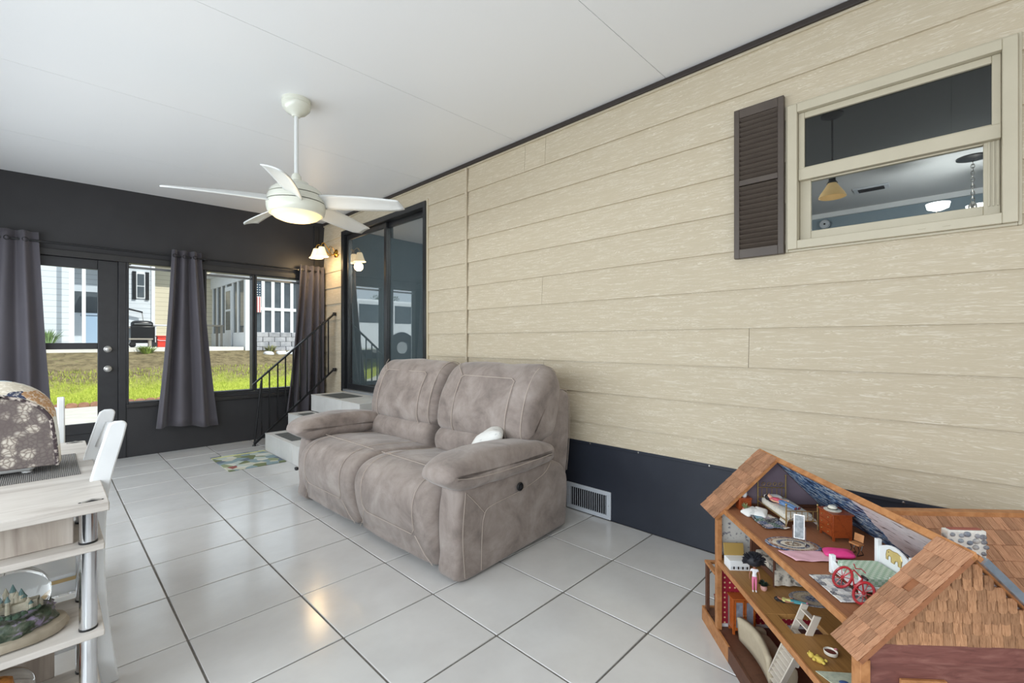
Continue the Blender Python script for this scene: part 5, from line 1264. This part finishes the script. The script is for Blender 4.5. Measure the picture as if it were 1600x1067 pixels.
part(M().sup((0, 0, .032), (.060, .056, .013), .25, .2, 8, 24), 'gingham_mattress', gingham(), wb)
el = [(.028, -.020), (.018, -.020), (.017, -.006), (.008, -.008), (.004, -.020), (-.007, -.020), (-.007, -.004), (-.014, .0), (-.019, -.008), (-.019, -.018), (-.025, -.018), (-.026, -.004), (-.023, .012), (-.014, .020), (.0, .019), (.014, .022), (.026, .017), (.031, .004), (.029, -.006)]
em = M().prism([(-a, .078 + b_ * .85) for a, b_ in el], 'x', .0626, .0639).build('elephant_motif', mat('gold_felt', (196, 172, 108), .8, (206, 184, 122), 40), hdb)
M().tube([(.0624, -a, .078 + b_ * .85) for a, b_ in el], .0009, 4, True).build('motif_outline', m_dbrass, hdb); M().sup((.0622, .016, .086), (.0008, .0015, .0015), 1, 1, 5, 6).build('motif_eye', m_black, hdb)
cn = toy('white_chair', 'white toy rail chair beside the elephant bed', 'toy chair', 1.235, .925, AT, R(0))
for y in (-.018, .018):
    part(M().box(-.016, -.012, y - .002, y + .002, 0, .03), 'leg', m_tw, cn, False); part(M().box(.012, .016, y - .002, y + .002, 0, .062), 'back_post', m_tw, cn, False)
part(M().box(-.017, .017, -.021, .021, .03, .033), 'seat', m_tw, cn, bevel=.0008); part(M().box(.0125, .0155, -.018, .018, .05, .062), 'back_rail', m_tw, cn, bevel=.0006)
cloth('fringed_rug', 'grey and white fringed rug under the red bicycle', 'rug', 1.235, 1.375, .800, .872, AT, patchwork('grey_rug_pattern', 60, [(120, 124, 134), (196, 196, 196), (70, 74, 88), (214, 212, 206)]), .001)
# bicycle
bc = toy('bicycle', 'red toy bicycle leaning before the white bed', 'bicycle', 1.272, .836, AT + .005, 0, None, (R(0), R(36)))
m_red = mat('red_enamel', (150, 24, 34), .3, c2=(166, 32, 40), scale=30)
for y in (.040, -.042):
    w = part(M().tube([(0, y + .029 * math.cos(t), .032 + .029 * math.sin(t)) for t in [2 * math.pi * k / 28 for k in range(28)]], .0036, 6, True), 'wheel', m_red, bc)
    for k in range(9): M().cyl((0, y, .032), (0, y + .028 * math.cos(k * .7), .032 + .028 * math.sin(k * .7)), .0011, n=4).build('spoke', m_red, w)
    M().sup((0, y, .032), (.004, .005, .005), 1, 1, 6, 8).build('hub', m_red, w, smooth=True)
for a, b_ in (((.04, .032), (.024, .066)), ((.024, .066), (-.014, .060)), ((-.014, .060), (-.008, .03)), ((-.008, .03), (.026, .060)), ((-.042, .032), (-.008, .03)), ((-.042, .032), (-.014, .058))):
    part(M().cyl((0, a[0], a[1]), (0, b_[0], b_[1]), .0019, n=6), 'frame_tube', m_red, bc)
part(M().tube([(-.020, .012, .078), (-.012, .022, .080), (0, .023, .072), (.012, .022, .080), (.020, .012, .078)], .0015, 6), 'handlebar', m_red, bc)
part(M().sup((0, -.017, .066), (.006, .012, .004), .8, .8, 6, 10), 'saddle', m_black, bc)
part(M().lathe([(.010, -.001), (.010, .001)], 14), 'chainring', m_black, bc).matrix_local = Matrix.Translation((.003, -.008, .03)) @ Matrix.Rotation(R(90), 4, 'Y')
# upper floor
bx = toy('storage_box', 'white toy box with open gold lid on the upper floor', 'box', 1.855, .800, MF)
part(M().box(-.038, .038, -.028, .028, 0, .038), 'body', m_tw, bx, bevel=.001); part(M().obox((0, .028, .060), (.078, .005, .048), (R(-12), 0, 0)), 'lid', mat('gold_card', (166, 136, 74), .5), bx, bevel=.0008)
for k in range(8): part(M().box(-.034 + .0085 * k, -.028 + .0085 * k, -.0295, -.0282, .006, .016), 'key_stripe', m_frame if k % 2 else m_reg, bx, False)
doll('doll with big black curly hair standing on the upper floor', DP(1.675, .785, MF), (0, 0, math.atan2(-uu.y, -uu.x) + R(-10)), .108, [(236, 232, 230), (222, 122, 156), (236, 234, 236), (150, 98, 74)], (20, 20, 28), 'afro', .15)
pot('dark green plant in a pink pot behind the curly-haired doll', 1.690, .825, MF, .012, .016, (206, 160, 150), (52, 74, 58), .026, 50)
wbd = toy('wooden_bed', 'dark wooden toy bed with floral sheet on the upper floor', 'toy bed', 1.80, .945, MF)
for x in (-.07, .07):
    for y, h in ((.095, .15), (-.085, .12)): part(M().cyl((x, y, 0), (x, y, h), .005, n=8), 'post', m_oakdk, wbd)
    part(M().box(x - .003, x + .003, -.085, .095, .025, .045), 'side_rail', m_oakdk, wbd, bevel=.001); part(M().box(x - .003, x + .003, -.085, .095, .10, .115), 'canopy_rail', m_oakdk, wbd, bevel=.001)
part(M().box(-.07, .07, .092, .098, .03, .13), 'headboard', m_oakdk, wbd, bevel=.001)
m_toile = mat('toile_cloth', (206, 198, 184), .85, (122, 118, 112), 45, lo=.5, hi=.62)
part(M().sup((0, .0, .05), (.066, .086, .016), .3, .25, 8, 24), 'mattress', m_toile, wbd)
part(M().grid(lambda a, b_: (-.072 + .144 * a, -.090 - .003 * math.sin(a * 22) * b_, .062 - .055 * b_), 40, 6), 'bed_skirt', m_toile, wbd)
oval('tan oval braided rug with blue centre on the upper floor', 1.635, .965, MF, .075, .05, [(66, 80, 116), (90, 104, 136), (150, 140, 130), (190, 176, 150), (176, 160, 134), (120, 120, 130), (186, 172, 146)], R(-8))
doll('doll in yellow top and aqua trousers lying on the upper floor', DP(1.585, .922, MF + .010), lying(math.atan2((uu * .04 - qq * .09).y, (uu * .04 - qq * .09).x)), .10, [(196, 120, 150), (96, 178, 188), (214, 206, 130), (170, 116, 88)], (24, 18, 20), 'long', .13)
def stair(name, label, U0, Q0, Z0, U1, Q1, Z1, w, n, rails_h=.010):
    o = thing(name, label, 'ladder', DP(U0, Q0, Z0)); a = DP(U0, Q0, Z0); b_ = DP(U1, Q1, Z1); d_ = b_ - a; L = d_.length; d_.normalize()
    s = -uu; nn = s.cross(d_).normalized()
    mx = Matrix((s, d_, nn)).transposed().to_4x4()
    for k in (-1, 1): M().merge(M().box(k * w / 2 - .0025, k * w / 2 + .0025, 0, L, -rails_h, rails_h), mx).build('side_rail', m_tw2, o)
    for k in range(n): M().merge(M().box(-w / 2 + .0026, w / 2 - .0026, L * (k + .5) / n - .002, L * (k + .5) / n + .002, -rails_h * .9, rails_h * .9), mx).build('tread', m_tw2, o)
    return o
m_tw2 = mat('ivory_paint', (216, 206, 192), .5)
stair('toy_ladder', 'short ivory stair rising through the upper floor opening', 1.50, .812, .225, 1.452, .852, .415, .064, 5)
stair('toy_ladder', 'long ivory ladder leaning from the ground floor to the upper floor', 1.60, .815, .075, 1.418, .772, .312, .066, 8)
tb = toy('toy_bear', 'yellow toy bear lying on the upper floor', 'toy bear', 1.318, .795, MF + .008, R(40))
m_yel = mat('yellow_felt', (214, 190, 92), .8, (200, 172, 76), 60)
part(M().sup((0, 0, 0), (.010, .014, .008), .9, .9, 8, 12), 'body', m_yel, tb); hd_ = part(M().sup((0, .020, .002), (.008, .008, .008), 1, 1, 8, 12), 'head', m_yel, tb)
for x in (-.006, .006): part(M().sup((x, .026, .006), (.003, .002, .003), 1, 1, 6, 8), 'ear', m_yel, hd_)
for x, y in ((-.012, .008), (.012, .008), (-.008, -.014), (.008, -.014)): part(M().sup((x, y, .001), (.005, .005, .004), 1, 1, 6, 8), 'paw', m_yel, tb)
ds = toy('toy_dish', 'white toy bowl with dark red food on the upper floor', 'bowl', 1.352, .848, MF)
part(M().lathe([(.010, 0), (.017, .003), (.018, .011), (.0165, .012), (.013, .006), (.0005, .005)], 20), 'bowl', mat('cream_china', (226, 218, 204), .3), ds); part(M().lathe([(.0145, .0075), (.008, .0095), (.0005, .010)], 14), 'food', mat('dark_food', (110, 54, 46), .5), ds)
part(M().sup((.016, .003, .014), (.006, .003, .003), 1, 1, 6, 8), 'spoon', mat('pink_plastic', (206, 140, 140), .5), ds)
tr_ = toy('corner_rug', 'pale triangular mat with blue flower on the upper floor', 'mat', 1.262, .825, MF)
part(M().prism([(-.062, .018), (.070, .012), (-.028, -.075)], 'z', .0005, .003), 'mat_cloth', mat('sage_cloth', (196, 200, 178), .85, (170, 178, 160), 90), tr_, False); part(M().sup((-.014, -.022, .0032), (.012, .007, .0012), 1, 1, 6, 12), 'flower_motif', mat('blue_motif', (70, 96, 150), .7), tr_)
# ground floor
cb = toy('china_cabinet', 'orange-brown toy china cabinet against the red paper', 'cabinet', 1.905, .842, GF)
m_or = wood('orange_wood', (150, 72, 28), (176, 92, 40), (164, 82, 34), (40, 40, 40), .35, .02, 1.2)
part(M().box(-.045, .045, .010, .026, .016, .14), 'back', mat('cabinet_lining', (150, 130, 120), .6), cb, bevel=.001)
for x in (-.045, .041): part(M().box(x, x + .004, -.024, .0098, .016, .14), 'side', m_or, cb, bevel=.0006)
part(M().box(-.049, .049, -.028, .027, .1405, .146), 'top', m_or, cb, bevel=.001); part(M().box(-.0408, .0408, -.024, .0098, .016, .022), 'bottom', m_or, cb, bevel=.0006)
for z in (.055, .095): part(M().box(-.0408, .0408, -.018, .0098, z, z + .002), 'shelf', m_or, cb, False)
for x in (-.041, .041):
    for y in (-.020, .020): part(M().box(x - .004, x + .004, y - .004, y + .004, 0, .0158), 'leg', m_or, cb, False)
for s in (-1, 1):
    d2 = M().box(min(s * .001, s * .040), max(s * .001, s * .040), -.0275, -.0245, .022, .030).box(min(s * .001, s * .040), max(s * .001, s * .040), -.0275, -.0245, .132, .1395).box(min(s * .001, s * .007), max(s * .001, s * .007), -.0275, -.0245, .030, .132).box(min(s * .034, s * .040), max(s * .034, s * .040), -.0275, -.0245, .030, .132).build('door', m_or, cb)
    M().box(min(s * .0071, s * .0339), max(s * .0071, s * .0339), -.0262, -.0256, .030, .132).build('door_pane', mat('cabinet_pane_reflection', (122, 124, 136), .12, (146, 148, 158), 60), d2); part(M().sup((s * .004, -.029, .08), (.002, .002, .002), 1, 1, 5, 6), 'door_knob', m_dbrass, d2)  # opaque grey panes, the glass reflection put into their colour
ct = toy('toy_cat', 'black and white toy cat on the china cabinet', 'toy cat', 1.895, .868, GF + .1462)
m_cat = mat('black_white_fur', (36, 34, 38), .7, (214, 212, 210), 60, lo=.5, hi=.56)
part(M().sup((0, .004, .012), (.009, .014, .012), .9, .9, 8, 12), 'body', m_cat, ct); c2 = part(M().sup((0, -.012, .022), (.008, .008, .008), 1, 1, 8, 12), 'head', m_cat, ct)
for x in (-.005, .005): part(M().cyl((x, -.012, .028), (x, -.012, .034), .003, .0003, 6), 'ear', m_cat, c2)
part(M().tube([(0, .017, .006), (.008, .024, .008), (.014, .02, .016)], .002, 6), 'tail', m_cat, ct)
ds2 = toy('toy_sofa', 'beige toy sofa seen from behind on the dollhouse ground floor', 'toy sofa', 1.72, .845, GF)
m_bei = mat('beige_toy_cloth', (188, 174, 150), .85, (178, 164, 140), 20)
part(M().grid(lambda a, b_: (-.045 + .012 * math.sin(a * math.pi) - .008 * b_, -.115 + .23 * a, .01 + (.088 + .018 * math.sin(a * math.pi)) * b_), 20, 4), 'backrest', m_bei, ds2); ds2.children[0].modifiers.new('thickness', 'SOLIDIFY').thickness = .018
part(M().sup((.012, 0, .030), (.046, .10, .020), .3, .25, 8, 24), 'seat', m_bei, ds2)
for y in (-.106, .106): part(M().sup((.006, y, .036), (.050, .013, .030), .45, .5, 8, 16), 'armrest', m_bei, ds2)
pt = toy('porch_table', 'tiny red-topped table on the dollhouse porch', 'toy table', 1.995, .80, .0565)
part(M().box(-.028, .028, -.022, .022, .085, .092), 'top', mat('red_top', (120, 50, 48), .5), pt, bevel=.001)
for x in (-.023, .023):
    for y in (-.017, .017): part(M().box(x - .003, x + .003, y - .003, y + .003, 0, .085), 'leg', m_oakdk, pt, False)
pot('small green cactus in a pot on the porch table', 2.0, .785, .149, .009, .012, (70, 96, 80), (62, 104, 66), .018, 20)
pot('second little plant in a dark pot on the porch table', 1.988, .815, .149, .008, .01, (56, 66, 70), (70, 96, 80), .014, 16)
